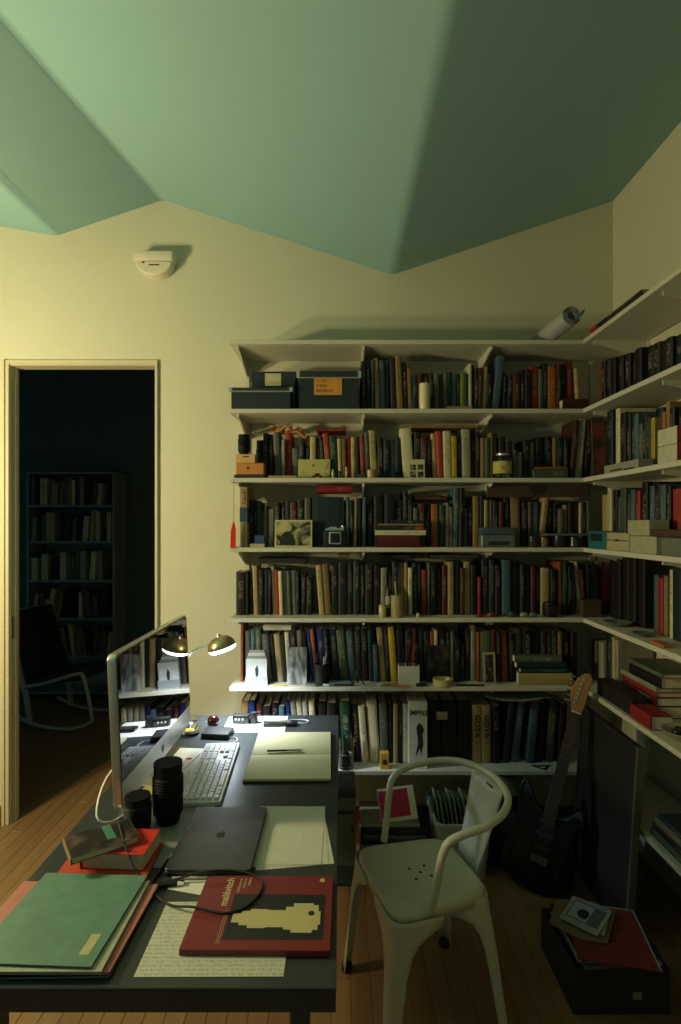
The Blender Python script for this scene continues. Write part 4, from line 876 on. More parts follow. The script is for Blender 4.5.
dish('plate', 'dark shallow plate on fifth-highest right-hand shelf, nearer the corner', 'plate', 618, 1.253, z, 0.060, 0.016, hx('6c7672'))
dish('plate', 'smaller dark plate on fifth-highest right-hand shelf, nearer the red book', 'plate', 643, 1.24, z, 0.042, 0.012, hx('5c6461'))
simple_box('notebook', 'notebook', 'orange-edged notebook lying beside upright books on fifth-highest right shelf', 1.19, 1.23, 1.99, 2.08, z, z + 0.012, hx('a8643a'))
simple_box('wooden_block', 'block', 'brown wooden block in the corner of the fifth-highest shelf', at(583, 0, 2.64).x, at(600, 0, 2.64).x + 0.01, 2.645, 2.70, z, z + 0.085, hx('4a3826'))
z = SZ[5]
rbox('instrument_case', 'case', 'long black case lying along front of second-lowest right-hand shelf', 597, 632, z, 0.075, 1.20, 0.07, hx('101113'))
def rflat(px0, px1, X0, d, zb, t, key, label, cover=None):
    ya, yb = X0 * F / (px0 - CX), X0 * F / (px1 - CX)
    return make_book(t, ya - yb, d, key, (X0, ya, zb + t / 2 + 0.0004), R(-90), 0, label, 'lying books on the second-lowest right shelf', flat=True, cover=cover), zb + t + 0.0008
o, st = rflat(630, 650, 1.19, 0.09, z, 0.055, 'r', 'red book lying foremost on the second-lowest right-hand shelf')
st0 = z
for k, (a, b, t, key, lab) in enumerate(((622, 656, 0.05, 'n', 'dark navy book at the bottom of the tall lying pile, right-hand shelf'), (622, 656, 0.035, 'm', 'maroon book second from bottom in tall lying pile, right-hand shelf'), (622.5, 656, 0.02, 'r', 'thin red book in the middle of tall lying pile, right-hand shelf'), (620.5, 656, 0.022, 'l', 'light grey book above red one in tall lying pile, right-hand shelf'), (629, 660, 0.045, 'k', 'thick black book near top of tall lying pile, right-hand shelf'), (628, 662, 0.018, 'q', 'grey-green book topping the tall lying pile, right-hand shelf'))):
    ya, yb = 1.285 * F / (a - CX), 1.285 * F / (b - CX)
    make_book(t, ya - yb, 0.17, key, (1.285, ya, st0 + t / 2 + 0.0004), R(-90), 0, lab, 'lying books on the second-lowest right shelf', flat=True); st0 += t + 0.0008
bw = thing('bowl', 'shallow pale bowl holding dark objects on second-lowest right-hand shelf', 'bowl', (1.262, onx(683, 0, 1.262).y, z + 0.0004))
MB().lathe([(0, 0), (0.035, 0), (0.038, 0.004), (0.072, 0.034), (0.070, 0.036), (0.036, 0.009), (0, 0.008)], n=28).build('bowl_body', m_gloss, bw, smooth=50, color=hx('8d8a70'))
for k in range(4):
    o = MB().lathe([(0, 0), (0.012, 0.003), (0.017, 0.015), (0.012, 0.026), (0, 0.03)], n=12).build('dark_ball', m_gloss, None, (1.262 + 0.024 * math.cos(k * 1.57), bw.location.y + 0.024 * math.sin(k * 1.57), z + 0.012), smooth=60, color=hx('23282c'))
    tag(o, 'dark glossy ball in the pale bowl, ' + ['nearest the wall', 'nearest the room corner', 'nearest the shelf edge', 'nearest the camera'][k], 'ball', 'dark balls in the bowl')
z = SZ[6]
for k, (a, b, t, key, lab) in enumerate(((650, 700, 0.03, 'q', 'grey-green folder at bottom of the lying pile on lowest right shelf'), (652, 700, 0.025, 'K', 'soft black folder second in the lying pile on lowest right shelf'), (655, 700, 0.03, 'g', 'mid grey folder third in the lying pile on lowest right shelf'), (657, 700, 0.02, 't', 'dark teal folder topping the lying pile on lowest right shelf'))):
    ya, yb = 1.20 * F / (a - CX), 1.20 * F / (b - CX)
    make_book(t, ya - yb, 0.2, key, (1.20, ya, z + t / 2 + 0.0004), R(-90), 0, lab, 'lying folders on the lowest right shelf', flat=True); z += t + 0.0008
# ------------------------------------------------------------------ desk
DZ = 0.73
DXa, DXb, DYa, DYb = -0.79, -0.008, 1.045, 2.53
dk = thing('desk', 'long dark steel-topped desk reaching towards the bookshelves', 'desk', ((DXa + DXb) / 2, (DYa + DYb) / 2, 0))
hw, hd = (DXb - DXa) / 2, (DYb - DYa) / 2
MB().box(-hw, hw, -hd, hd, DZ - 0.006, DZ).build('desk_top', m_steel, dk, bevel=0.0015)
MB().box(-hw + 0.001, hw - 0.001, -hd + 0.001, -hd + 0.02, DZ - 0.048, DZ - 0.0062).build('front_apron', m_steel, dk)
MB().box(-hw + 0.001, hw - 0.001, hd - 0.02, hd - 0.001, DZ - 0.048, DZ - 0.0062).build('rear_apron', m_steel, dk)
for sx in (-1, 1):
    MB().box(sx * (hw - 0.0105) - 0.0095, sx * (hw - 0.0105) + 0.0095, -hd + 0.0205, hd - 0.0205, DZ - 0.048, DZ - 0.0062).build('side_apron', m_steel, dk)
    for sy in (-1, 1):
        MB().box(sx * (hw - 0.075) - 0.02, sx * (hw - 0.075) + 0.02, sy * (hd - 0.07) - 0.02, sy * (hd - 0.07) + 0.02, 0, DZ - 0.0065).build('leg', m_steel, dk, bevel=0.002)

def apple_mark(s):
    pts = []
    for k in range(48):
        a = 2 * math.pi * k / 48; x, y = math.cos(a), math.sin(a)
        r = 1.0 - 0.16 * math.exp(-((a - math.pi / 2) / 0.28) ** 2) - 0.10 * math.exp(-((a - 3 * math.pi / 2) / 0.25) ** 2)
        px, py = x * r * 0.92 * (1 + 0.06 * y), y * r
        dx, dy = px - 1.12, py - 0.12; d = math.hypot(dx, dy)
        if d < 0.42: px, py = 1.12 + dx / d * 0.42, 0.12 + dy / d * 0.42
        pts.append((px * s, py * s))
    leaf = [(0.02, 1.02), (0.06, 1.3), (0.38, 1.55), (0.36, 1.26), (0.16, 1.06)]
    return pts, [(x * s, y * s) for x, y in leaf]

# --- all-in-one computer
IL = 0.70
im = thing('desktop_computer', 'aluminium all-in-one computer with glossy black screen on the desk', 'computer', (-0.647, 1.935, DZ + 0.0004), rot=(0, 0, R(-0.7)))
tilt = Matrix.Rotation(R(-2.5), 4, 'Y')
def imac_part(nm, mb, mat, bevel=0.0, segs=1, parent=None):
    mb.v = [tuple(tilt @ Vector(p)) for p in mb.v]
    return mb.build(nm, mat, parent or im, bevel=bevel, smooth=35 if bevel else None, segs=segs)
def rrect(w0, w1, h0, h1, r, n=5):
    pts = []
    for cx, cz, a0 in ((w1 - r, h1 - r, 0), (w0 + r, h1 - r, 90), (w0 + r, h0 + r, 180), (w1 - r, h0 + r, 270)):
        for k in range(n + 1):
            a = R(a0 + 90 * k / n); pts.append((cx + r * math.cos(a), cz + r * math.sin(a)))
    return pts
z0, z1 = 0.052, 0.512
imac_part('shell', MB().prism(rrect(-IL / 2, IL / 2, z0, z1, 0.022), -0.014, 0.012, 'x'), m_alu, 0.003, 2)
m_screen = M('glossy_screen', (0.004, 0.005, 0.006), 0.02, ns=3, na=0.0, spec=1.0); m_screen.node_tree.nodes['Principled BSDF'].inputs['IOR'].default_value = 1.9
imac_part('screen', MB().prism(rrect(-IL / 2 + 0.006, IL / 2 - 0.006, z0 + 0.082, z1 - 0.006, 0.016), 0.0122, 0.0145, 'x'), m_screen)
imac_part('chin', MB().box(0.0122, 0.0145, -IL / 2 + 0.006, IL / 2 - 0.006, z0 + 0.006, z0 + 0.0815), m_alu)
ap, leaf = apple_mark(0.014)
imac_part('maker_mark', MB().prism([(y, zz + z0 + 0.04) for y, zz in ap], 0.0147, 0.0152, 'x'), m_black)
imac_part('maker_leaf', MB().prism([(y, zz + z0 + 0.04) for y, zz in leaf], 0.0147, 0.0152, 'x'), m_black)
MB().tube([(-0.034, 0, 0.30), (-0.075, 0, 0.22), (-0.1, 0, 0.09), (-0.098, 0, 0.008)], lambda t: 0.012, n=4).build('stand_neck', m_alu, im).scale = (1, 6, 1)
MB().prism(rrect(-0.105, 0.06, -0.095, 0.095, 0.012), 0, 0.006, 'z').build('stand_foot', m_alu, im, bevel=0.001)
MB().tube([(-0.05, -0.10, 0.14), (-0.085, -0.24, 0.10), (-0.075, -0.33, 0.03), (-0.035, -0.32, 0.006), (0.0, -0.24, 0.005)], 0.0028, n=6).build('power_cable', m_white, im, smooth=60)

# --- desk lamp
dl = thing('desk_lamp', 'slim desk lamp with brass dome head and glowing white rim', 'desk lamp', (-0.705, 2.435, DZ + 0.0004))
MB().lathe([(0, 0), (0.062, 0), (0.064, 0.006), (0.055, 0.016), (0.02, 0.024), (0.012, 0.05), (0, 0.052)], n=32).build('base', m_chrome, dl, smooth=40)
MB().tube([(0, 0, 0.05), (-0.012, 0.002, 0.16), (-0.006, 0.006, 0.255), (0.03, 0.012, 0.312), (0.075, 0.015, 0.335), (0.115, 0.015, 0.345)], 0.0045, n=10, smooth=6).build('arm', m_chrome, dl, smooth=60)
HC = Vector((0.168, 0.015, 0.335)); tl_ = (0, R(-17), 0)
m_brass = M('brushed_brass', (0.50, 0.42, 0.24), 0.32, 0.9, ns=90, na=0.08)
hd_ = MB().lathe([(0.063, 0.0), (0.064, 0.004), (0.060, 0.02), (0.048, 0.038), (0.028, 0.05), (0, 0.054)], n=36).build('head', m_brass, dl, HC, tl_, smooth=50)
sm = hd_.modifiers.new('t', 'SOLIDIFY'); sm.thickness = 0.0015; sm.offset = -1
MB().lathe([(0.012, 0), (0.006, 0.012), (0, 0.012)], n=12).build('switch_button', m_chrome, hd_, (0, 0, 0.052), smooth=40)
m_led = M('lit_diffuser', (0.9, 0.95, 1.0), 0.4, emit=(0.80, 0.90, 1.0), es=14.0)
MB().lathe([(0, -0.016), (0.05, -0.016), (0.0605, -0.010), (0.0615, 0.002), (0, 0.002)], n=36).build('diffuser', m_led, hd_, smooth=40)
sl = bpy.data.lights.new('desk_lamp_beam', 'SPOT'); sl.energy = DESK_LAMP_W; sl.color = (0.78, 0.89, 1.0); sl.spot_size = R(130); sl.spot_blend = 1.0; sl.shadow_soft_size = 0.04
slo = link('lamp_beam', sl, hd_, (0, 0, -0.052))

# --- keyboard
k0, k1 = onz(182, 798, DZ), onz(209, 740.5, DZ)
kb = thing('keyboard', 'white computer keyboard with a numeric pad lying on the desk', 'keyboard', (-0.460, 1.943, DZ + 0.0006), rot=(0, 0, math.atan2(k1.y - k0.y, k1.x - k0.x)))
KL, KW = 0.465, 0.135
MB().prism(rrect(-KL / 2, KL / 2, -KW / 2, KW / 2, 0.008), 0, 0.014, 'z').build('case', m_white, kb, bevel=0.002)
def keymesh(w):
    a, b, h = w / 2, 0.0085, 0.007
    return MB().add([(-a, -b, 0), (a, -b, 0), (a, b, 0), (-a, b, 0), (-a * 0.86, -b * 0.82, h), (a * 0.86, -b * 0.82, h), (a * 0.86, b * 0.82, h), (-a * 0.86, b * 0.82, h)], [(3, 2, 1, 0), (4, 5, 6, 7), (0, 1, 5, 4), (1, 2, 6, 5), (2, 3, 7, 6), (3, 0, 4, 7)])
kcache = {}
def add_key(x, y, w):
    w = round(w, 4)
    if w not in kcache:
        o = keymesh(w).build('key', m_white, kb); kcache[w] = o.data
    else: o = link('key', kcache[w], kb)
    o.location = (x, y, 0.0142)
U = 0.0192
for r_ in range(6):
    y = 0.052 - r_ * 0.0205; x = -KL / 2 + 0.012
    rows = [[1] * 15, [1] * 13 + [2], [1.5] + [1] * 12 + [1.5], [1.75] + [1] * 11 + [2.25], [2.25] + [1] * 10 + [2.75], [1.5, 1.2, 1.3, 6.5, 1.3, 1.2, 2.0]][r_]
    for w in rows:
        add_key(x + w * U / 2, y, w * U - 0.0022); x += w * U
    xn = -KL / 2 + 0.012 + 15.35 * U
    for c in range(3):
        if r_ in (0, 1, 2, 5) or (r_ == 4 and c == 1): add_key(xn + (c + 0.5) * U, y, U - 0.0022)
    xp = xn + 3.35 * U
    for c in range(4): add_key(xp + (c + 0.5) * U, y, U - 0.0022)

# --- papers
def sheet(label, cx, cy, w, d, rz, zz, mat=None, name='sheet_of_paper', color=None, t=0.0006, cat='paper', group=None):
    o = MB().box(-w / 2, w / 2, -d / 2, d / 2, 0, t).build(name, mat or m_paper, None, (cx, cy, zz), (0, 0, R(rz)), color=color)
    return tag(o, label, cat, group)
T0 = DZ + 0.0005
m_hand = mat_written('handwritten_sheet', hx('cbcbb8'), hx('5b6472'), 95, 0.34, cross=160)
m_typed = mat_written('typed_sheet', hx('d2d2c2'), hx('6a6d6a'), 110, 0.16, cross=120)
sheet('white sheet under the glowing desk lamp with gadgets on it', -0.378, 2.415, 0.27, 0.19, 1, T0)
sheet('white letter with small red mark left of the keyboard', -0.580, 1.985, 0.145, 0.34, -4, T0, name='letter')
o = sheet('small red printed mark', -0.59, 2.07, 0.022, 0.016, -8, T0 + 0.0008, m_plain, 'red_stamp', hx('b8262a')); o.parent = bpy.data.objects['letter']; o.matrix_parent_inverse = Matrix(); o.location = (-0.004, 0.075, 0.0007); o.rotation_euler = (0, 0, 0); del o['category']; del o['label']
sheet('yellow slip of paper under the foot of the computer', -0.635, 1.86, 0.05, 0.30, -12, T0 + 0.0012, m_plain, 'yellow_slip', hx('b8ad62'))
sheet('pale grey envelope under the camera lenses', -0.515, 1.56, 0.17, 0.30, -2, T0, m_plain, 'envelope', hx('8f938c'), cat='envelope')
sheet('lowest typed sheet right of the laptop, corner turned out', -0.138, 1.555, 0.205, 0.29, 8, T0, m_typed, group='typed sheets')
sheet('middle typed sheet right of the laptop', -0.143, 1.560, 0.205, 0.29, 4, T0 + 0.0009, m_typed, group='typed sheets')
sheet('top typed sheet lying straight beside the laptop', -0.152, 1.565, 0.205, 0.29, -0.5, T0 + 0.0018, m_typed, group='typed sheets')
sheet('handwritten white sheet under the red catalogue at desk front', -0.262, 1.176, 0.297, 0.212, 0.3, T0, m_hand)
sheet('scrap of white paper between laptop and red catalogue', -0.375, 1.345, 0.09, 0.06, -14, T0, m_paper)

# --- open sketchbook
sb = thing('sketchbook', 'open sketchbook with blank yellowed pages on the desk', 'sketchbook', (-0.190, 2.085, DZ + 0.0006), rot=(0, 0, R(1.2)))
MB().prism(rrect(-0.155, 0.155, -0.218, 0.218, 0.008), 0, 0.003, 'z').build('cover', m_matte, sb)
m_sk = M('sketch_pages', hx('d3cc9c'), 0.8, ns=4, na=0.04)
for s_, nm in ((1, 'page_block'), (-1, 'page_block')):
    prof = [(0.002, 0.006), (0.02, 0.0115), (0.06, 0.0125), (0.21, 0.0105)]
    v = []
    for y, zz in prof: v += [(-0.152, s_ * y, zz), (0.152, s_ * y, zz)]
    for y, zz in prof: v += [(-0.152, s_ * y, 0.0032), (0.152, s_ * y, 0.0032)]
    f = [(2 * i, 2 * i + 1, 2 * i + 3, 2 * i + 2) for i in range(3)] + [(8 + 2 * i, 8 + 2 * i + 2, 8 + 2 * i + 3, 8 + 2 * i + 1) for i in range(3)]
    f += [(2 * i, 2 * i + 2, 8 + 2 * i + 2, 8 + 2 * i) for i in range(3)] + [(2 * i + 1, 8 + 2 * i + 1, 8 + 2 * i + 3, 2 * i + 3) for i in range(3)] + [(0, 8, 9, 1), (6, 7, 15, 14)]
    MB().add(v, f).build(nm, m_sk, sb, smooth=30)
def pen(label, a, b, r, cbody, ctip, frac=0.55, name='pen', cat='pen'):
    a, b = Vector(a), Vector(b); d = b - a
    t = thing(name, label, cat, a, rot=(0, 0, math.atan2(d.y, d.x))); L = d.length
    MB().cyl((0, 0, 0), (L * frac, 0, 0), r, n=10).build('cap', m_gloss, t, color=cbody)
    MB().cyl((L * frac, 0, 0), (L * 0.93, 0, 0), r * 0.9, n=10).build('barrel', m_gloss, t, color=ctip)
    MB().cyl((L * 0.93, 0, 0), (L, 0, 0), r * 0.8, r * 0.2, n=10).build('tip', m_alu, t)
    return t
pen('black-capped pen lying in the fold of the sketchbook', (-0.285, 2.095, DZ + 0.0158), (-0.145, 2.105, DZ + 0.0158), 0.0036, hx('16181a'), hx('8a845c'))

# --- gadgets under the lamp
gd = thing('charging_dock', 'small black charging dock with three lights under the desk lamp', 'dock', (-0.440, 2.435, T0 + 0.0012), rot=(0, 0, R(-4)))
MB().box(-0.045, 0.030, -0.02, 0.02, 0, 0.036).build('body', m_black, gd, bevel=0.005, smooth=40, segs=2)
for k in range(3): MB().cyl((-0.028 + k * 0.016, -0.0205, 0.02), (-0.028 + k * 0.016, -0.0222, 0.02), 0.0045, n=12).build('light_button', m_white, gd)
MB().lathe([(0, 0), (0.018, 0), (0.02, 0.01), (0.014, 0.045), (0, 0.048)], n=18).build('knob', m_black, gd, (0.05, 0.002, 0), smooth=40)
MB().tube([(-0.045, 0, 0.005), (-0.07, -0.025, 0.004), (-0.03, -0.05, 0.004), (0.04, -0.045, 0.004), (0.12, -0.035, 0.004)], 0.0018, n=6).build('cable', m_white, gd, smooth=60)
ph = thing('mobile_phone', 'black slim phone with white cable lying on desk by the sketchbook', 'phone', (-0.268, 2.405, T0 + 0.0012), rot=(0, 0, R(4)))
MB().box(-0.075, 0.075, -0.024, 0.024, 0, 0.013).build('body', m_black, ph, bevel=0.004, smooth=40, segs=2)
MB().box(-0.06, 0.045, -0.019, 0.019, 0.0132, 0.0137).build('screen', m_screen, ph)
MB().tube([(0.0755, 0, 0.006), (0.11, -0.004, 0.006), (0.125, 0.03, 0.004), (0.09, 0.048, 0.003), (0.04, 0.045, 0.003)], 0.0022, n=6).build('cable', m_white, ph, smooth=60)
pw_ = thing('paperweight', 'dark red glossy ball on the desk beneath the lamp', 'ball', (-0.560, 2.375, T0 + 0.0002))
MB().lathe([(0, 0)] + [(0.027 * math.sin(t), 0.027 - 0.027 * math.cos(t)) for t in [math.pi * k / 12 for k in range(1, 12)]] + [(0, 0.054)], n=24).build('ball', M('garnet_glass', hx('2a0807'), 0.08), pw_, smooth=80)
MB().lathe([(0, 0.054), (0.006, 0.0545), (0.006, 0.057), (0, 0.058)], n=12).build('stud', m_chrome, pw_, smooth=40)
wl = thing('wallet', 'black leather wallet above the end of the keyboard', 'wallet', (-0.52, 2.292, T0 + 0.0002), rot=(0, 0, R(-6)))
MB().box(-0.06, 0.06, -0.045, 0.045, 0, 0.011).build('lower_flap', m_black, wl, bevel=0.003)
MB().box(-0.06, 0.058, -0.045, 0.044, 0.0112, 0.02).build('upper_flap', m_black, wl, bevel=0.003)
mt = thing('metal_dish', 'shiny metal dish of small things behind the computer', 'dish', (-0.645, 2.315, T0))
MB().lathe([(0, 0), (0.03, 0), (0.045, 0.01), (0.048, 0.022), (0.045, 0.022), (0.03, 0.004), (0, 0.003)], n=26).build('dish', m_chrome, mt, smooth=40)
MB().box(-0.02, 0.015, -0.012, 0.01, 0.0042, 0.016).build('key_fob', m_plain, mt, bevel=0.002, color=hx('b6a23a'))
MB().tube([(-0.015, 0.015, 0.006), (0.01, 0.02, 0.01), (0.022, 0.0, 0.008)], 0.003, n=6).build('key_ring', m_chrome, mt, smooth=60)
cbk = MB().tube([(-0.50, 2.25, T0 + 0.004), (-0.44, 2.255, T0 + 0.004), (-0.425, 2.22, T0 + 0.004), (-0.433, 2.19, T0 + 0.008)], 0.002, n=6).build('keyboard_cable', m_white, smooth=60); tag(cbk, 'short white cable curling from the top of the keyboard', 'cable')
cb2 = MB().tube([(-0.545, 2.10, T0 + 0.004), (-0.57, 1.98, T0 + 0.004), (-0.60, 1.88, T0 + 0.006), (-0.585, 1.80, T0 + 0.004), (-0.555, 1.86, T0 + 0.004), (-0.545, 1.95, T0 + 0.003)], 0.002, n=6).build('thin_cable', m_white, smooth=60); tag(cb2, 'thin pale cable looping over the letter left of the keyboard', 'cable')
sheet('small yellow sticky note peeping out above the laptop', -0.415, 1.715, 0.03, 0.03, 0, T0 + 0.0012, m_plain, 'sticky_note', hx('c8b83a'), cat='note')

# --- lenses
lens('tall black camera lens standing on the desk before the computer', -0.520, 1.628, T0 + 0.0008, 0.0455, 0.178)
lens('short black camera lens standing left of the tall one on the desk', -0.586, 1.560, T0 + 0.0008, 0.0385, 0.112)

# --- laptop
lp = thing('laptop', 'closed dark grey laptop lying lengthwise on the desk', 'laptop', (-0.3375, 1.523, T0 + 0.0045), rot=(0, 0, R(-0.5)))
m_space = M('space_grey_metal', (0.085, 0.092, 0.095), 0.42, 0.55, ns=60, na=0.05)
MB().prism(rrect(-0.110, 0.110, -0.152, 0.152, 0.009), 0, 0.009, 'z').build('base', m_space, lp, bevel=0.0015)
MB().prism(rrect(-0.110, 0.110, -0.152, 0.152, 0.009), 0.0096, 0.0150, 'z').build('lid', m_space, lp, bevel=0.0012)
ap, leaf = apple_mark(0.0135)
m_mark = M('polished_mark', (0.02, 0.021, 0.022), 0.12, 0.6)
MB().prism(ap, 0.0151, 0.0155, 'z').build('maker_mark', m_mark, lp)
MB().prism(leaf, 0.0151, 0.0155, 'z').build('maker_leaf', m_mark, lp)
for sx in (-1, 1):
    for sy in (-1, 1): MB().lathe([(0, -0.0012), (0.006, -0.0012), (0.006, 0), (0, 0)], n=10).build('rubber_foot', m_matte, lp, (sx * 0.09, sy * 0.13, 0))

# --- red exhibition catalogue
ct = thing('catalogue', 'red paperback catalogue with black picture panel at the desk front', 'book', (-0.1775, 1.238, T0 + 0.0012), rot=(0, 0, R(-0.6)))
m_redc = M('red_cover_card', hx('7c2a2a'), 0.45, ns=12, na=0.06)
m_cream = M('cream_print', hx('c9bd88'), 0.5, ns=30, na=0.08)
MB().box(-0.157, 0.157, -0.1175, 0.1175, 0, 0.0006).build('back_cover', m_redc, ct)
MB().box(-0.154, 0.156, -0.1165, 0.1165, 0.0007, 0.0118).build('pages', m_pages, ct)
MB().box(-0.157, 0.157, -0.1175, 0.1175, 0.0119, 0.0126).build('front_cover', m_redc, ct)
MB().box(-0.1568, 0.1568, -0.1183, -0.1176, 0, 0.0126).build('spine', m_redc, ct)
C0 = Vector((0.1775, -1.238, 0))
def cp(x, y): return (x + 0.1775, y - 1.238)
a, b = cp(-0.252, 1.148), cp(-0.036, 1.288)
MB().box(a[0], b[0], a[1], b[1], 0.0127, 0.0129).build('picture_panel', M('panel_black', hx('1d2320'), 0.5), ct)
steps = [(-0.243, 1.196, 1.224), (-0.225, 1.188, 1.232), (-0.205, 1.180, 1.238), (-0.165, 1.183, 1.235), (-0.125, 1.176, 1.246), (-0.108, 1.168, 1.258), (-0.062, 1.176, 1.252), (-0.050, 1.192, 1.232)]
xs = [s[0] for s in steps] + [-0.045]
low = []; upp = []
for k, (x, y0, y1) in enumerate(steps):
    low += [cp(x, y0), cp(xs[k + 1], y0)]; upp += [cp(x, y1), cp(xs[k + 1], y1)]
MB().prism(low + upp[::-1], 0.0130, 0.0132, 'z').build('stepped_shape', m_cream, ct)
MB().cyl(cp(-0.066, 1.226) + (0.0133,), cp(-0.066, 1.226) + (0.0135,), 0.0075, n=20).build('black_disc', m_ink, ct)
x, y = cp(-0.272, 1.297); text('malévitch', 0.026, m_cream, ct, (x, y, 0.0129), (0, 0, R(90)), 'title', bold=True)
for k, (s, ln) in enumerate((('architectones', 0.0105), ('peintures', 0.0105), ('dessins', 0.0105))):
    x, y = cp(-0.247 + 0.011 * k, 1.346); text(s, ln, m_cream, ct, (x, y, 0.0129), (0, 0, R(90)), 'subtitle', align='RIGHT', sx=0.9)
for k in range(2):
    x, y = cp(-0.262 + k * 0.005, 1.185); MB().box(x, x + 0.0008, y - 0.05, y + 0.05, 0.0127, 0.0129).build('rule_line', m_cream, ct)
x, y = cp(-0.052, 1.34); MB().box(x, x + 0.012, y - 0.006, y + 0.006, 0.0127, 0.0129).build('publisher_mark', m_cream, ct)

# --- folders at the near left corner
def folder(label, x0, x1, y0, y1, zz, color, rz=0, t=0.004, mat=None):
    cx, cy = (x0 + x1) / 2, (y0 + y1) / 2; w, d = (x1 - x0) / 2, (y1 - y0) / 2
    f = thing('folder', label, 'folder', (cx, cy, zz), rz=R(rz), group='folders at the desk corner')
    MB().box(-w, w, -d, d, 0, 0.0008).build('back_cover', mat or m_gloss, f, color=color)
    MB().box(-w + 0.008, w - 0.006, -d + 0.004, d - 0.006, 0.0009, t - 0.001).build('papers', m_paper, f)
    MB().box(-w, w, -d, d, t - 0.0009, t).build('front_cover', mat or m_gloss, f, color=color)
    return f
folder('dark card folder lowest in the pile at desk corner', -0.770, -0.455, 1.062, 1.322, T0, hx('39403c'), 1, 0.006)
folder('pink plastic folder under the green one at desk corner', -0.788, -0.452, 1.072, 1.332, T0 + 0.0065, hx('b87870'), -2, 0.006)
folder('milky white folder between the pink and green ones', -0.740, -0.470, 1.060, 1.330, T0 + 0.013, hx('a9ab98'), 0, 0.006)
g_ = folder('translucent green folder topping the pile at desk corner', -0.742, -0.486, 1.070, 1.346, T0 + 0.0195, hx('688c7e'), -2.5, 0.005)
MB().box(0.088, 0.108, -0.11, -0.055, 0.0051, 0.0056).build('label_tab', m_plain, g_, color=hx('b3b184'))

# --- books by the folders
T1 = T0
def desk_book(label, cx, cy, w, d, t, zz, rz, cov, side=-1):
    bkk = thing('book', label, 'book', (cx, cy, zz), rz=R(rz))
    MB().box(-w / 2, w / 2, -d / 2, d / 2, 0, 0.0015).build('back_cover', m_plain, bkk, color=cov)
    MB().box(-w / 2 + 0.004, w / 2 - 0.003, -d / 2 + 0.003, d / 2 - 0.003, 0.0016, t - 0.0016).build('pages', m_pages, bkk)
    MB().box(-w / 2, w / 2, -d / 2, d / 2, t - 0.0015, t).build('front_cover', m_plain, bkk, color=cov)
    MB().box(-w / 2 - 0.0012, -w / 2 - 0.0001, -d / 2, d / 2, 0, t).build('spine', m_plain, bkk, color=cov)
    return bkk
desk_book('thin orange-red book at the bottom of the red pile on desk', -0.606, 1.428, 0.23, 0.145, 0.010, T1, 2, hx('b8442c'))
bt = desk_book('thick red pocket book with pale page edges on the desk', -0.583, 1.440, 0.165, 0.115, 0.042, T1 + 0.0106, -3, hx('cc2f26'))
for k in range(5):
    MB().box(0.005 + k * 0.012, 0.014 + k * 0.012, -0.048, -0.044, 0.0421, 0.0424).build('cover_print', m_ink, bt)
pb = desk_book('dark paperback with a photo cover lying aslant on the red book', -0.632, 1.428, 0.165, 0.112, 0.016, T1 + 0.0535, 36, hx('8a7854'))
MB().box(-0.0815, 0.0815, -0.055, 0.055, 0.0161, 0.0164).build('cover_picture', mat_print('dark_cover_photo', hx('100e0d'), hx('5a4640'), 14, lo=0.48, hi=0.66), pb)
for k in range(7):
    MB().box(0.010, 0.032, 0.040 - k * 0.0105, 0.0475 - k * 0.0105, 0.0165, 0.0168).build('title_letter', M('teal_print', hx('4f9078'), 0.5), pb)
wd = MB().add([(0, 0, 0), (0.05, 0.012, 0.02), (0.052, 0.07, 0.02), (0.002, 0.06, 0), (0, 0, 0.0012), (0.05, 0.012, 0.0212), (0.052, 0.07, 0.0212), (0.002, 0.06, 0.0012)], [(3, 2, 1, 0), (4, 5, 6, 7), (0, 1, 5, 4), (1, 2, 6, 5), (2, 3, 7, 6), (3, 0, 4, 7)]).build('paper_scrap', m_paper, None, (-0.672, 1.515, T0 + 0.001)); tag(wd, 'creased white paper poking out behind the dark paperback', 'paper')

# --- cables and pens
P = [(-0.655, 1.60, T0 + 0.006), (-0.64, 1.545, T0 + 0.05), (-0.602, 1.47, T0 + 0.0745), (-0.565, 1.41, T0 + 0.066), (-0.525, 1.365, T0 + 0.035), (-0.49, 1.345, T0 + 0.012), (-0.448, 1.30, T0 + 0.006), (-0.395, 1.262, T0 + 0.006), (-0.335, 1.240, T0 + 0.0175), (-0.265, 1.222, T0 + 0.017), (-0.215, 1.245, T0 + 0.017), (-0.190, 1.30, T0 + 0.017), (-0.205, 1.345, T0 + 0.017), (-0.262, 1.362, T0 + 0.022), (-0.34, 1.357, T0 + 0.024), (-0.42, 1.350, T0 + 0.006)]
cbl = MB().tube(P, 0.0026, n=8, smooth=8).build('black_cable', m_matte, smooth=60); tag(cbl, 'black cable looping across the red catalogue and desk', 'cable')
us = thing('usb_stick', 'black plug on a cable between green folder and laptop', 'plug', (-0.425, 1.338, T0 + 0.0005), rz=R(8))
MB().box(-0.035, 0.02, -0.008, 0.008, 0, 0.010).build('body', m_black, us, bevel=0.002); MB().box(0.0205, 0.036, -0.006, 0.006, 0.002, 0.008).build('connector', m_chrome, us)
pen('white pen lying along the near edge of the laptop', (-0.425, 1.361, T0 + 0.0045), (-0.31, 1.363, T0 + 0.0045), 0.0036, hx('b9b9b0'), hx('9a9a92'))
pencil = pen('yellow-tipped dark pencil lying beside the red book', (-0.475, 1.31, T0 + 0.0045), (-0.455, 1.46, T0 + 0.0045), 0.0036, hx('1a1b1c'), hx('c8b040'), 0.85, 'pencil', 'pencil')

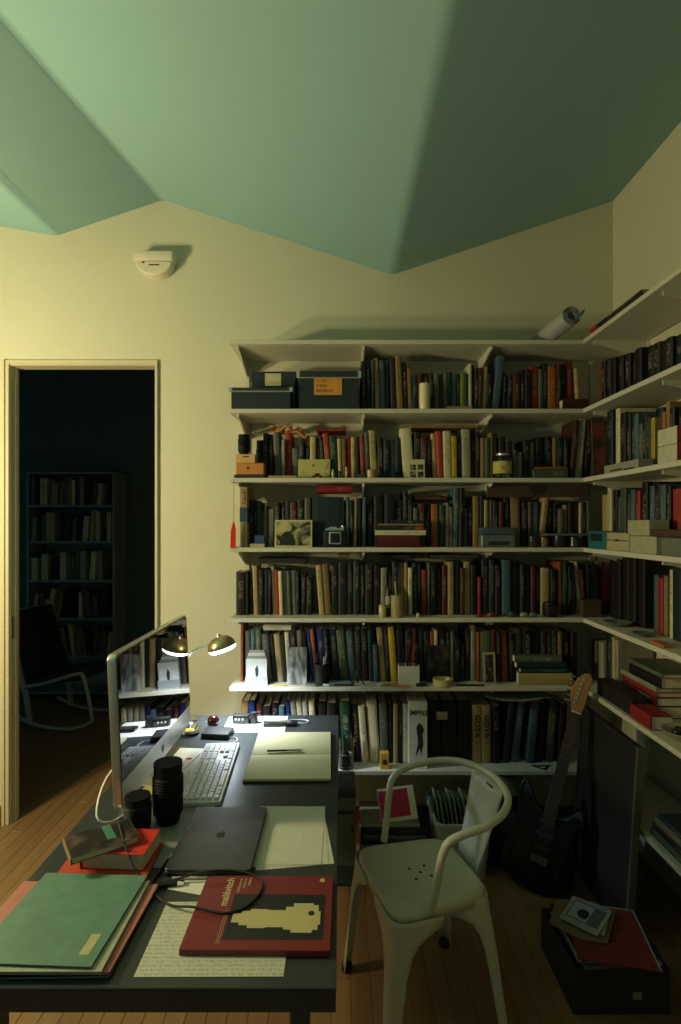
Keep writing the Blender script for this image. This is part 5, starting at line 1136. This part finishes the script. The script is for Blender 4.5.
# ------------------------------------------------------------------ floor lamp that lights the room, left of the frame
fl_lamp = thing('floor_lamp', 'two-headed floor lamp left of the desk', 'floor lamp', (-2.42, 1.44, 0))
MB().lathe([(0, 0), (0.15, 0), (0.15, 0.012), (0.02, 0.025), (0, 0.025)], n=32).build('base', m_black, fl_lamp, smooth=40)
MB().cyl((0, 0, 0.02), (0, 0, 1.74), 0.011).build('pole', m_black, fl_lamp)
m_bulb = M('lit_bulb', (1, 0.9, 0.7), 0.4, emit=(1.0, 0.78, 0.42), es=25.0)
for (pos, en) in LAMP_HEADS:
    q = Vector(pos) - fl_lamp.location
    MB().tube([(0, 0, q.z - 0.12), (q.x * 0.5, q.y * 0.5, q.z - 0.11), (q.x, q.y, q.z - 0.075)], 0.007).build('arm', m_black, fl_lamp, smooth=60)
    MB().lathe([(0, -0.085), (0.02, -0.08), (0.02, -0.05), (0, -0.05)], c=tuple(q), n=16).build('socket', m_black, fl_lamp, smooth=40)
    MB().lathe([(0, -0.0495), (0.012, -0.045), (0.03, -0.01), (0.03, 0.012), (0.015, 0.035), (0, 0.038)], c=tuple(q), n=20).build('bulb', m_bulb, fl_lamp, smooth=60)
    L = bpy.data.lights.new('lamp_bulb', 'POINT'); L.energy = en; L.color = LAMP_COL; L.shadow_soft_size = 0.052
    link('bulb_light', L, fl_lamp, tuple(q))
# ------------------------------------------------------------------ metal armchair
m_chair = M('cream_enamel', (0.50, 0.50, 0.40), 0.40, ns=14, na=0.08)
fwd = Vector((-0.984, -0.302, 0)).normalized()
ch = thing('armchair', 'cream enamelled metal armchair with curved tube back, beside the desk', 'chair', (0.271, 1.835, 0), rz=math.atan2(fwd.y, fwd.x))
# local: +x is the front of the chair
def sq(r, n=56, e=6.5, wx=0.0):
    out = []
    for k in range(n):
        a = 2 * math.pi * k / n; c, s_ = math.cos(a), math.sin(a)
        q = (abs(c) ** e + abs(s_) ** e) ** (-1 / e)
        x, y = c * q * r * 0.94, s_ * q * r * 0.94
        out.append((x, y * (1.0 + 0.10 * x / 0.18)))
    return out
rings = [(0.0, 0.443), (0.05, 0.4432), (0.10, 0.4445), (0.14, 0.449), (0.158, 0.4535), (0.172, 0.454), (0.182, 0.449), (0.187, 0.438), (0.1885, 0.414)]
v = [(0, 0, rings[0][1])]; f = []; n = 56
for r_, zz in rings[1:]: v += [(x, y, zz) for x, y in sq(r_, n)]
f += [(0, 1 + k, 1 + (k + 1) % n) for k in range(n)]
for i in range(len(rings) - 2):
    o1, o2 = 1 + i * n, 1 + (i + 1) * n
    f += [(o1 + k, o2 + k, o2 + (k + 1) % n, o1 + (k + 1) % n) for k in range(n)]
seat = MB().add(v, f).build('seat', m_chair, ch, smooth=60)
md = seat.modifiers.new('t', 'SOLIDIFY'); md.thickness = 0.003; md.offset = -1
for (x, y) in ((-0.028, -0.028), (0.028, -0.028), (0, 0), (-0.028, 0.028), (0.028, 0.028)):
    MB().cyl((x, y, 0.4425), (x, y, 0.4442), 0.0055, n=12).build('drain_hole', m_ink, seat)
def leg(sx, sy):
    top = (0.179 * sx, 0.179 * sy * (1 + 0.10 * sx)); foot = (0.212 * sx, 0.215 * sy)
    T = [(0.434, 0.165), (0.418, 0.163), (0.402, 0.150), (0.385, 0.115), (0.365, 0.085), (0.33, 0.064), (0.27, 0.050), (0.18, 0.043), (0.08, 0.038), (0.012, 0.034)]
    v = []; nn = 9
    for zz, w in T:
        t = 1 - zz / 0.43
        cx = top[0] + (foot[0] - top[0]) * t; cy = top[1] + (foot[1] - top[1]) * t
        rr = min(0.052 * (1 - t) + 0.014 * t, w * 0.6)
        pts = [(cx - sx * w, cy), (cx - sx * (w * 0.5 + rr * 0.5), cy), (cx - sx * rr, cy)]
        for a in (30, 60): pts.append((cx - sx * rr + sx * rr * math.sin(R(a)), cy - sy * rr + sy * rr * math.cos(R(a))))
        pts += [(cx, cy - sy * rr), (cx, cy - sy * (w * 0.5 + rr * 0.5)), (cx, cy - sy * w)]
        v += [(x, y, zz) for x, y in pts]; nn = len(pts)
    f = [(i * nn + k, i * nn + k + 1, (i + 1) * nn + k + 1, (i + 1) * nn + k) for i in range(len(T) - 1) for k in range(nn - 1)]
    o = MB().add(v, f).build('leg', m_chair, ch, smooth=50)
    md = o.modifiers.new('t', 'SOLIDIFY'); md.thickness = 0.0035; md.offset = 0
    cx, cy = foot[0] - sx * 0.014, foot[1] - sy * 0.014
    MB().lathe([(0, 0), (0.018, 0), (0.02, 0.004), (0.019, 0.024), (0, 0.024)], n=14).build('rubber_foot', m_matte, o, (cx, cy, 0), smooth=40)
for sx in (-1, 1):
    for sy in (-1, 1): leg(sx, sy)
MB().box(-0.15, 0.15, -0.012, 0.012, 0.392, 0.396).build('seat_brace', m_chair, ch, rot=(0, 0, R(45)))
bk = [(0.045, -0.196, 0.452), (0.030, -0.205, 0.53), (0.016, -0.216, 0.62), (-0.002, -0.225, 0.668), (-0.045, -0.234, 0.690), (-0.11, -0.236, 0.702), (-0.185, -0.205, 0.716), (-0.243, -0.13, 0.726), (-0.266, 0.0, 0.730)]
bk = [((x if x > -0.03 else x * 1.11) + 0.012, y * 0.965, zz) for x, y, zz in bk]
path = bk + [(x, -y, zz) for x, y, zz in bk[-2::-1]]
MB().tube(path, 0.0125, n=12, smooth=5).build('back_tube', m_chair, ch, smooth=60)
v = []; N = 7
for i in range(N):
    t = i / (N - 1); zz = 0.435 + 0.295 * t; w = 0.062 + 0.036 * t; x0 = -0.180 - 0.104 * t ** 0.9
    for k in range(7):
        s_ = -1 + k / 3; v.append((x0 + 0.016 * s_ * s_ * t + 0.006 * s_ * s_, w * s_, zz))
f = [(i * 7 + k, i * 7 + k + 1, (i + 1) * 7 + k + 1, (i + 1) * 7 + k) for i in range(N - 1) for k in range(6)]
sp_ = MB().add(v, f).build('back_splat', m_chair, ch, smooth=60)
md = sp_.modifiers.new('t', 'SOLIDIFY'); md.thickness = 0.003; md.offset = 0
MB().box(-0.0135, -0.0115, -0.02, 0.02, -0.002, 0.004).build('grip_slot', m_ink, sp_, (-0.256, 0, 0.700))

# ------------------------------------------------------------------ on the floor under the shelves
pc = thing('computer_tower', 'grey computer tower standing on the floor by the desk end', 'computer', (0.004, 2.50, 0))
MB().box(-0.064, 0.064, -0.085, 0.11, 0.008, 0.435).build('case', m_plain, pc, bevel=0.006, color=hx('34403c'))
MB().box(-0.062, 0.062, -0.088, -0.0855, 0.10, 0.40).build('front_panel', m_plain, pc, color=hx('5a6660'))
MB().box(-0.05, 0.05, -0.0892, -0.0885, 0.33, 0.345).build('drive_slot', m_ink, pc)
MB().box(0.045, 0.054, -0.0892, -0.0885, 0.25, 0.28).build('power_button', m_ink, pc)
for sx in (-1, 1): MB().box(sx * 0.045 - 0.015, sx * 0.045 + 0.015, -0.07, 0.09, 0, 0.0078).build('foot', m_matte, pc)
st = 0.0
keys = ['K', 'g', 'q', 'k', 'l', 'n', 's', 'E', 'l']
for k, ky in enumerate(keys):
    t = [0.03, 0.02, 0.025, 0.035, 0.015, 0.03, 0.02, 0.025, 0.015][k]
    w = 0.30 - 0.012 * (k % 3)
    flat_book(0.095 + 0.006 * (k % 4), 0.095 + w, 2.50 + 0.01 * (k % 3), 0.21, st, t, ky, f'{PAL[ky][0]} magazine, {ordinal(k + 1)} from the floor in pile behind armchair', 'magazine pile on the floor', name='magazine', cat='magazine'); st += t + 0.0008
mg = thing('magazine', 'pink-fronted magazine leaning on the pile behind the armchair', 'magazine', (0.262, 2.545, st + 0.0004), rot=(R(-24), R(-8), 0))
MB().box(-0.07, 0.105, 0, 0.008, 0, 0.145).build('pages', m_paper, mg)
MB().box(-0.066, 0.075, -0.0012, -0.0002, 0.018, 0.135).build('pink_cover', m_plain, mg, color=hx('c02f56'))
tb = thing('storage_tub', 'translucent plastic tub full of papers on the floor behind armchair', 'tub', (0.565, 2.60, 0))
m_tub = M('milky_plastic', (0.46, 0.52, 0.48), 0.4, ns=10, na=0.05)
def tubring(w, d, zz, k=0.03): return [(x, y, zz) for x, y in rrect(-w, w, -d, d, k, 4)]
rr = [tubring(0.105, 0.13, 0.0), tubring(0.125, 0.15, 0.245), tubring(0.137, 0.16, 0.247), tubring(0.137, 0.16, 0.262), tubring(0.122, 0.147, 0.262), tubring(0.102, 0.127, 0.006)]
nn = len(rr[0]); v = sum(rr, []); f = [tuple(range(nn)), tuple(range(5 * nn, 6 * nn))] + [(i * nn + k, i * nn + (k + 1) % nn, (i + 1) * nn + (k + 1) % nn, (i + 1) * nn + k) for i in range(5) for k in range(nn)]
MB().add(v, f).build('tub', m_tub, tb, smooth=40)
for k in range(9):
    t = thing('paper_bundle', f'{["grey", "pale grey", "off-white"][k % 3]} paper bundle, {ordinal(k + 1)} from the left in the plastic tub', 'papers', (0.475 + k * 0.0215, 2.55 + 0.012 * (k % 3), 0.012), rot=(0, R(-8), 0), group='papers in the tub')
    hh = 0.28 + 0.02 * ((k * 5) % 3)
    MB().box(-0.004, 0.004, 0, 0.10, 0, hh).build('sheets', m_plain, t, color=hx(['6e756f', '9a9f96', 'b4b3a0'][k % 3]))
    MB().box(-0.0048, -0.0042, -0.001, 0.101, 0, hh - 0.02).build('cover', m_plain, t, color=hx(['333b3c', '59625e', '7a7f78'][k % 3]))
bgm = M('dark_canvas', hx('1b1f20'), 0.85, ns=40, na=0.25, bump=0.4)
bg_ = thing('bag', 'dark soft bag slumped on the floor between tub and guitar', 'bag', (0.83, 2.62, 0))
v = []; f = []; prof = [(0.105, 0.0), (0.125, 0.03), (0.12, 0.12), (0.105, 0.22), (0.075, 0.28), (0.03, 0.30)]
random.seed(3)
for r_, zz in prof: v += [(r_ * math.cos(2 * math.pi * k / 18) * (1.0 + random.uniform(-0.05, 0.05)), 1.0 * r_ * math.sin(2 * math.pi * k / 18) * (1 + random.uniform(-0.06, 0.06)), zz) for k in range(18)]
f = [(i * 18 + k, i * 18 + (k + 1) % 18, (i + 1) * 18 + (k + 1) % 18, (i + 1) * 18 + k) for i in range(len(prof) - 1) for k in range(18)] + [tuple(range(18)), tuple(range(5 * 18, 6 * 18))]
MB().add(v, f).build('sack', bgm, bg_, smooth=70)
MB().tube([(-0.05, 0, 0.285), (-0.04, -0.01, 0.345), (0.03, -0.01, 0.35), (0.05, 0, 0.285)], 0.008, n=8).build('handle', bgm, bg_, smooth=60)
ps = MB().add([(-0.10, -0.09, 0.0), (0.02, -0.11, 0.02), (0.10, -0.08, -0.01), (0.09, 0.03, 0.03), (-0.02, 0.05, 0.05), (-0.09, 0.03, 0.03), (0, -0.02, 0.045)] , [(0, 1, 6), (1, 2, 6), (2, 3, 6), (3, 4, 6), (4, 5, 6), (5, 0, 6)]).build('plastic_sheet', M('grey_film', hx('68706c'), 0.35), None, (0.765, 2.61, 0.352), smooth=50)
md = ps.modifiers.new('t', 'SOLIDIFY'); md.thickness = 0.0012; tag(ps, 'crumpled grey plastic sheet lying over the dark bag', 'plastic sheet')

# ------------------------------------------------------------------ framed board leaning on the right-hand shelves
bdp = thing('framed_board', 'large dark framed board leaning against the right-hand shelves', 'picture', (1.105, 2.34, 0.0), rot=(0, R(3.6), 0))
MB().box(0.004, 0.022, -0.235, 0.235, 0.012, 0.748).build('panel', M('speckled_dark_panel', hx('1a1c1a'), 0.75, ns=300, na=0.6), bdp)
m_frm = M('frame_edge_highlight', hx('55564a'), 0.45)  # highlight on the near edge, put into the colour of that one side
MB().box(0, 0.026, -0.25, -0.236, 0, 0.76).build('frame_side', m_frm, bdp); MB().box(0, 0.026, 0.236, 0.25, 0, 0.76).build('frame_side', m_matte, bdp)
MB().box(0, 0.026, -0.2355, 0.2355, 0.7485, 0.76).build('frame_top', m_matte, bdp); MB().box(0, 0.026, -0.2355, 0.2355, 0, 0.0115).build('frame_bottom', m_matte, bdp)

# ------------------------------------------------------------------ electric guitar
A, B_ = Vector((0.845, 2.395, 0.004)), Vector((1.135, 2.50, 0.93))
d = (B_ - A).normalized(); xax = Vector((0.72, -0.30, 0)); xax = (xax - d * xax.dot(d)).normalized(); yax = d.cross(xax)
mat = Matrix((xax, yax, d)).transposed().to_4x4()
gt = thing('electric_guitar', 'black electric guitar with pale headstock leaning in the corner', 'guitar', A, rot=mat.to_euler())
out = [(0.0, 0.0), (0.07, 0.006), (0.125, 0.045), (0.15, 0.105), (0.14, 0.165), (0.112, 0.215), (0.108, 0.26), (0.13, 0.305), (0.143, 0.35), (0.132, 0.392), (0.11, 0.402), (0.085, 0.372), (0.055, 0.345), (0.03, 0.34), (-0.03, 0.34), (-0.06, 0.355), (-0.09, 0.395), (-0.115, 0.438), (-0.138, 0.44), (-0.150, 0.40), (-0.146, 0.34), (-0.122, 0.28), (-0.118, 0.235), (-0.138, 0.18), (-0.155, 0.115), (-0.135, 0.05), (-0.075, 0.008)]
def smooth_loop(P, m=3):
    P = [Vector(p) for p in P]; n = len(P); Q = []
    for i in range(n):
        p0, p1, p2, p3 = P[i - 1], P[i], P[(i + 1) % n], P[(i + 2) % n]
        for k in range(m):
            t = k / m; Q.append(tuple(0.5 * ((2 * p1) + (p2 - p0) * t + (2 * p0 - 5 * p1 + 4 * p2 - p3) * t * t + (3 * p1 - p0 - 3 * p2 + p3) * t ** 3)))
    return Q
m_dull = M('tarnished_metal', (0.16, 0.15, 0.13), 0.5, 0.8)
m_lac = M('black_lacquer', (0.004, 0.004, 0.005), 0.15)
body = MB().prism(smooth_loop(out), -0.022, 0.022, 'y').build('body', m_lac, gt, bevel=0.005, smooth=50, segs=2)
pg = [(0.03, 0.08), (0.09, 0.06), (0.118, 0.11), (0.1, 0.2), (0.1, 0.28), (0.12, 0.35), (0.1, 0.37), (0.06, 0.335), (-0.05, 0.335), (-0.1, 0.39), (-0.12, 0.38), (-0.115, 0.30), (-0.06, 0.2), (-0.02, 0.12)]
MB().prism(smooth_loop(pg), -0.0245, -0.0222, 'y').build('pickguard', m_lens, body)
for zz in (0.19, 0.245, 0.30): MB().box(-0.04, 0.04, -0.031, -0.0247, zz - 0.008, zz + 0.008).build('pickup', m_matte, body, bevel=0.002)
for x, zz in ((0.065, 0.15), (0.08, 0.11), (0.085, 0.075)): MB().cyl((x, -0.0247, zz), (x, -0.036, zz), 0.010, n=14).build('knob', m_black, body)
MB().box(-0.036, 0.036, -0.034, -0.0225, 0.125, 0.155).build('bridge', m_dull, body, bevel=0.002)
m_dkneck = M('dark_neck_lacquer', hx('2a2018'), 0.5)
m_map = M('maple', hx('8f6a3a'), 0.4, ns=20, na=0.15)
nk = MB().prism([(-0.027, 0.336), (0.027, 0.336), (0.0215, 0.80), (-0.0215, 0.80)], -0.030, -0.012, 'y').build('neck', m_dkneck, gt, bevel=0.003)
fb_ = MB().prism([(-0.026, 0.30), (0.026, 0.30), (0.021, 0.80), (-0.021, 0.80)], -0.0355, -0.0302, 'y').build('fretboard', M('rosewood', hx('2a1c14'), 0.45), nk)
for k in range(20):
    zz = 0.80 - 0.62 * (1 - 2 ** (-(k + 1) / 12)); w = 0.021 + 0.005 * (0.80 - zz) / 0.5
    MB().box(-w, w, -0.0365, -0.0354, zz - 0.0008, zz + 0.0008).build('fret', m_dull, nk)
hs = [(-0.021, 0.80), (0.021, 0.80), (0.028, 0.825), (0.030, 0.90), (0.034, 0.965), (0.018, 0.985), (-0.004, 0.98), (-0.03, 0.945), (-0.043, 0.90), (-0.04, 0.86), (-0.03, 0.83)]
hso = MB().prism(hs, -0.026, -0.011, 'y').build('headstock', m_map, gt, bevel=0.003)
MB().box(-0.021, 0.021, -0.037, -0.0262, 0.797, 0.803).build('nut', m_white, hso)
for k in range(6):
    zz = 0.84 + k * 0.022; x = -0.018 + k * 0.003
    pgk = MB().cyl((x, -0.0262, zz), (x, -0.036, zz), 0.004, n=8).build('tuning_post', m_chrome, hso)
    MB().tube([(-0.036, -0.018, zz), (-0.052, -0.018, zz), (-0.060, -0.018, zz)], lambda t: 0.003 + 0.003 * t, n=8, smooth=1).build('tuning_peg', m_chrome, hso)
for k in range(6):
    x0, x1 = -0.025 + k * 0.010, -0.016 + k * 0.0064
    MB().cyl((x0, -0.040, 0.14), (x1, -0.0385, 0.803), 0.0007, n=5).build('string', m_dull, gt)

# ------------------------------------------------------------------ record crate
CXa, CXb, CYa, CYb = 0.772, 1.095, 1.79, 2.08
cr = thing('record_crate', 'low black crate of record sleeves on the floor', 'crate', ((CXa + CXb) / 2, (CYa + CYb) / 2, 0))
w, d_ = (CXb - CXa) / 2, (CYb - CYa) / 2
MB().box(-w, w, -d_, d_, 0, 0.01).build('bottom', m_matte, cr)
MB().box(-w, w, -d_, -d_ + 0.012, 0.0105, 0.15).build('front_panel', m_matte, cr, bevel=0.002); MB().box(-w, w, d_ - 0.012, d_, 0.0105, 0.15).build('back_panel', m_matte, cr, bevel=0.002)
MB().box(-w, -w + 0.012, -d_ + 0.0125, d_ - 0.0125, 0.0105, 0.15).build('side_panel', m_matte, cr, bevel=0.002); MB().box(w - 0.012, w, -d_ + 0.0125, d_ - 0.0125, 0.0105, 0.15).build('side_panel', m_matte, cr, bevel=0.002)
MB().box(0.035, 0.065, -d_ - 0.0012, -d_ - 0.0001, 0.05, 0.075).build('paper_label', m_plain, cr, color=hx('7c8478'))
zz = 0.0108
sl_l = ['lowest black record sleeve lying in the crate', 'dark grey record sleeve second from crate bottom', 'black record sleeve third from crate bottom', 'teal record sleeve fourth from crate bottom', 'thick black box set fifth from crate bottom', 'grey record sleeve sixth from crate bottom', 'pale record sleeve just under the red one on the crate', 'black record sleeve directly under the pale one on the crate']
for k, (t, c, rz) in enumerate(((0.02, '1a1b1c', 0), (0.02, '34383a', 0), (0.025, '161718', 0), (0.02, '2a444a', 0), (0.05, '131415', 0), (0.012, '5a605c', 4), (0.010, '8d9488', -3), (0.016, '18191a', 2))):
    o = MB().box(-0.135, 0.135, -0.128, 0.128, 0, t).build('record_sleeve', m_plain, None, ((CXa + CXb) / 2, (CYa + CYb) / 2 - (0.012 if k > 4 else 0), zz + 0.0004), (0, 0, R(rz)), bevel=0.001, color=hx(c))
    if k == 5: zz0 = zz
    tag(o, [sl_l[0], sl_l[1], sl_l[2], sl_l[3], sl_l[4], sl_l[5], 'pale record sleeve, second under the red one on the crate', 'black record sleeve directly under the red one on the crate'][k], 'record sleeve', 'record sleeves'); zz += t + 0.0008
rs = thing('record_sleeve', 'red record sleeve with faint black emblem topping the crate', 'record sleeve', (0.932, 1.885, zz + 0.0004), rot=(R(-1.5), 0, R(-12)), group='record sleeves')
MB().box(-0.125, 0.125, -0.145, 0.145, 0.004, 0.008).build('sleeve', m_plain, rs, color=hx('6c2a22'))
MB().box(-0.125, 0.125, 0.14, 0.1455, 0.0081, 0.0085).build('pale_edge', m_plain, rs, color=hx('8f948a')); MB().box(0.120, 0.1255, -0.145, 0.1395, 0.0081, 0.0085).build('pale_edge', m_plain, rs, color=hx('8f948a'))
MB().lathe([(0.018, 0.0081), (0.024, 0.0081), (0.024, 0.0085), (0.018, 0.0085)], n=20).build('emblem', m_ink, rs, (0.0, -0.02, 0))
zz += 0.0115
ev = MB().add([(-0.13, -0.02, 0), (-0.05, -0.10, 0.001), (0.03, -0.115, 0.002), (0.13, 0.03, 0.001), (0.08, 0.085, 0), (-0.06, 0.10, 0.0), (0, 0, 0.004)] + [(-0.13, -0.02, 0.004), (-0.05, -0.10, 0.005), (0.03, -0.115, 0.006), (0.13, 0.03, 0.005), (0.08, 0.085, 0.004), (-0.06, 0.10, 0.004), (0, 0, 0.009)],
   [(i, 6, (i + 1) % 6) for i in range(6)] + [(7 + i, 7 + (i + 1) % 6, 13) for i in range(6)] + [(i, (i + 1) % 6, 7 + (i + 1) % 6, 7 + i) for i in range(6)]).build('kraft_envelope', M('kraft_paper', hx('6e6348'), 0.8, ns=30, na=0.15), None, (0.875, 1.945, zz), smooth=20); tag(ev, 'creased brown paper envelope under the photo card on the crate', 'envelope')
zz += 0.0095
for k in range(2):
    pcx = thing('photo_card', ['white-bordered photo card lying beneath another on the crate', 'white-bordered photo card with dark blot on top of the crate'][k], 'photo', (0.893 - 0.012 * k, 1.952 - 0.008 * k, zz + 0.0004 + k * 0.0042), rz=R(-43 + 9 * (1 - k)), group='photo cards on the crate')
    MB().box(-0.066, 0.066, -0.075, 0.075, 0, 0.003).build('mount', m_plain, pcx, color=hx('8f9188'))
    MB().box(-0.054, 0.054, -0.045, 0.064, 0.0031, 0.0034).build('photo', m_plain, pcx, color=hx('50585a' if k else '2a3032'))
    if k:
        MB().box(-0.05, 0.016, -0.04, 0.055, 0.0035, 0.0037).build('pale_area', m_plain, pcx, color=hx('8d9896'))
        MB().prism(smooth_loop([(-0.02, -0.02), (0.004, -0.028), (0.012, -0.005), (0.006, 0.02), (-0.012, 0.026), (-0.026, 0.008)]), 0.0038, 0.004, 'z').build('dark_blot', m_ink, pcx)

# ------------------------------------------------------------------ dark room beyond the door
bcx0, bcx1, bcy0, bcy1 = -2.885, -2.075, 4.96, 5.24
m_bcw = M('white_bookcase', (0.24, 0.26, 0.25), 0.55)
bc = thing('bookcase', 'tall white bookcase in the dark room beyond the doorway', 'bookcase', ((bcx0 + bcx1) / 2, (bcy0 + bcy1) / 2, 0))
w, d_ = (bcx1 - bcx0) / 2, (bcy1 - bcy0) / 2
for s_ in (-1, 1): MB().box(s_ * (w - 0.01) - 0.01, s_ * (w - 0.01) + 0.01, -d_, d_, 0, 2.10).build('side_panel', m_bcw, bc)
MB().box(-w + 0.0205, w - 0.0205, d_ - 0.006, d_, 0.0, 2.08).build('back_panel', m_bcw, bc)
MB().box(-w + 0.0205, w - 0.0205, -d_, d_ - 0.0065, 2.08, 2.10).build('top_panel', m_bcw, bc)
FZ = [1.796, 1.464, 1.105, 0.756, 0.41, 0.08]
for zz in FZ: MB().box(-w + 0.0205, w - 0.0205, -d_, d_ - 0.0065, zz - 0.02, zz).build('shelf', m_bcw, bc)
random.seed(11)
for ri, zz in enumerate(FZ[:5]):
    x = bcx0 + 0.03; k = 0; lim = bcx1 - 0.03
    rn = ['top', 'second', 'third', 'fourth', 'fifth'][ri]
    while True:
        w_ = random.choice((0.03, 0.04, 0.05, 0.035, 0.06)); h_ = random.uniform(0.20, 0.28); ln = random.choice((0, 0, 0, 0, 4)) if ri < 3 else random.choice((0, 6, 10, 0, -8))
        if random.random() < 0.14: x += random.uniform(0.03, 0.07)
        ext = h_ * abs(math.sin(R(ln)))
        if x + w_ + ext > lim: break
        k += 1; key = random.choice('wwcllgqkCswK')
        zl = zz + 0.0005 + (w_ / 2 * abs(math.sin(R(ln))))
        xc = x + w_ / 2 * 1.01 + (ext if ln < 0 else 0)
        make_book(w_, h_, 0.17, key, (xc, bcy0 + 0.02, zl), 0, R(ln), f'{PAL[key][0]} book, {ordinal(k)} from left, on {rn} row of dark room bookcase', 'books in the dark room', pages=False)
        x += w_ + ext + 0.002
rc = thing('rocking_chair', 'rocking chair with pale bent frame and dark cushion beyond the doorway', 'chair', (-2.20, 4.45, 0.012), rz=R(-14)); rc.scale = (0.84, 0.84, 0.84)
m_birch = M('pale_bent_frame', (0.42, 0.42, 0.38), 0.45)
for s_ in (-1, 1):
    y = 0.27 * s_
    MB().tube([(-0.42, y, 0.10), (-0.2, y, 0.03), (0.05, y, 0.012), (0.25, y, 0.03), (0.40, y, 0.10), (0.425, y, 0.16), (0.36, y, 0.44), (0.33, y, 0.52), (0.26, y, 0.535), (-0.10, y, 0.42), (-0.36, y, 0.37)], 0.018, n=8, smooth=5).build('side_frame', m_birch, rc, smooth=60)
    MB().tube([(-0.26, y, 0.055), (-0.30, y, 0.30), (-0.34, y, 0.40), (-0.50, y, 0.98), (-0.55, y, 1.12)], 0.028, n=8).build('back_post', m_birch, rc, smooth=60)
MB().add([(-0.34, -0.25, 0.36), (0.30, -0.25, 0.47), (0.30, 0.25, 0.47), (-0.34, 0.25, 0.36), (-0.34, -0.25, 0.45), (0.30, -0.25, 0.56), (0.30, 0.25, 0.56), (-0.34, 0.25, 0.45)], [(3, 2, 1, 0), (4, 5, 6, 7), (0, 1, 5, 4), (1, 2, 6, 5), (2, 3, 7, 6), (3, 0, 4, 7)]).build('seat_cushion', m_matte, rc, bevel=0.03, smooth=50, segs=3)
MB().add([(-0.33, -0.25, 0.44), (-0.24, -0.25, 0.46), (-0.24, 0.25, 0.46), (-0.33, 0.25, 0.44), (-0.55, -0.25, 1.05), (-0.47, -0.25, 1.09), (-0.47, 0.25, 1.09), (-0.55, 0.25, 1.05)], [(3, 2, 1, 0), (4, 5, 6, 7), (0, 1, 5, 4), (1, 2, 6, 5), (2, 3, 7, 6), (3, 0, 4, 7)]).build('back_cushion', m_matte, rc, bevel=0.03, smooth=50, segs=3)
for k in range(6):
    t = k / 5; MB().box(-0.008, 0.008, -0.262, 0.262, -0.022, 0.022).build('back_slat', m_birch, rc, (-0.375 - 0.165 * t, 0, 0.48 + 0.58 * t), (0, R(-15), 0))
# ------------------------------------------------------------------ books past the three hundred that show largest: one joined object
def shown(o, w, h, d):
    p = o.location
    if p.y < 0.5: return 0
    return w * h / (p.y * p.y) * (0.5 if p.x > 1.15 else 1.0)
KEEP = 300
special = {c.parent for c in bpy.data.objects if c.parent and c.name.split('.')[0] not in ('pages',)}
rank = sorted([b for b in BOOKS], key=lambda b: -shown(*b) - (1 if b[0] in special else 0))
n_all = len([o for o in bpy.data.objects if o.get('category') == 'book'])
extra = n_all - len(BOOKS)
rest = rank[KEEP - extra:]
bpy.context.view_layer.update()
mb_v, mb_f, mb_m, uvs, cols, seeds = [], [], [], [], [], []
for o, w, h, d in rest:
    for q in [o] + list(o.children):
        mw = q.matrix_world; me = q.data; base = len(mb_v)
        mb_v += [tuple(mw @ v.co) for v in me.vertices]
        has = 'cover_colour' in me.attributes
        for p in me.polygons:
            mb_f.append(tuple(base + i for i in p.vertices)); mb_m.append(0 if has else 1)
            cols.append(tuple(me.attributes['cover_colour'].data[p.index].color) if has else (1, 1, 1, 1)); seeds.append(me.attributes['seed'].data[p.index].value if has else 0.0)
            uvs += [tuple(me.uv_layers[0].data[li].uv) if has else (-1, -1) for li in p.loop_indices]
me = bpy.data.meshes.new('small_books'); me.from_pydata(mb_v, [], mb_f); me.materials.append(m_book); me.materials.append(m_pages)
me.polygons.foreach_set('material_index', mb_m)
me.uv_layers.new(name='UVMap')
me.uv_layers['UVMap'].data.foreach_set('uv', [x for q in uvs for x in q])
me.attributes.new('cover_colour', 'FLOAT_COLOR', 'FACE'); me.attributes.new('seed', 'FLOAT', 'FACE')
me.attributes['cover_colour'].data.foreach_set('color', [x for q in cols for x in q]); me.attributes['seed'].data.foreach_set('value', seeds)
gone = [q.name for o, w, h, d in rest for q in [*o.children, o]]
for q in gone: bpy.data.objects.remove(bpy.data.objects[q])
sbo = link('small_books', me); sbo['kind'] = 'stuff'
tag(sbo, 'the many thin small books standing between the larger ones on all shelves', 'books')
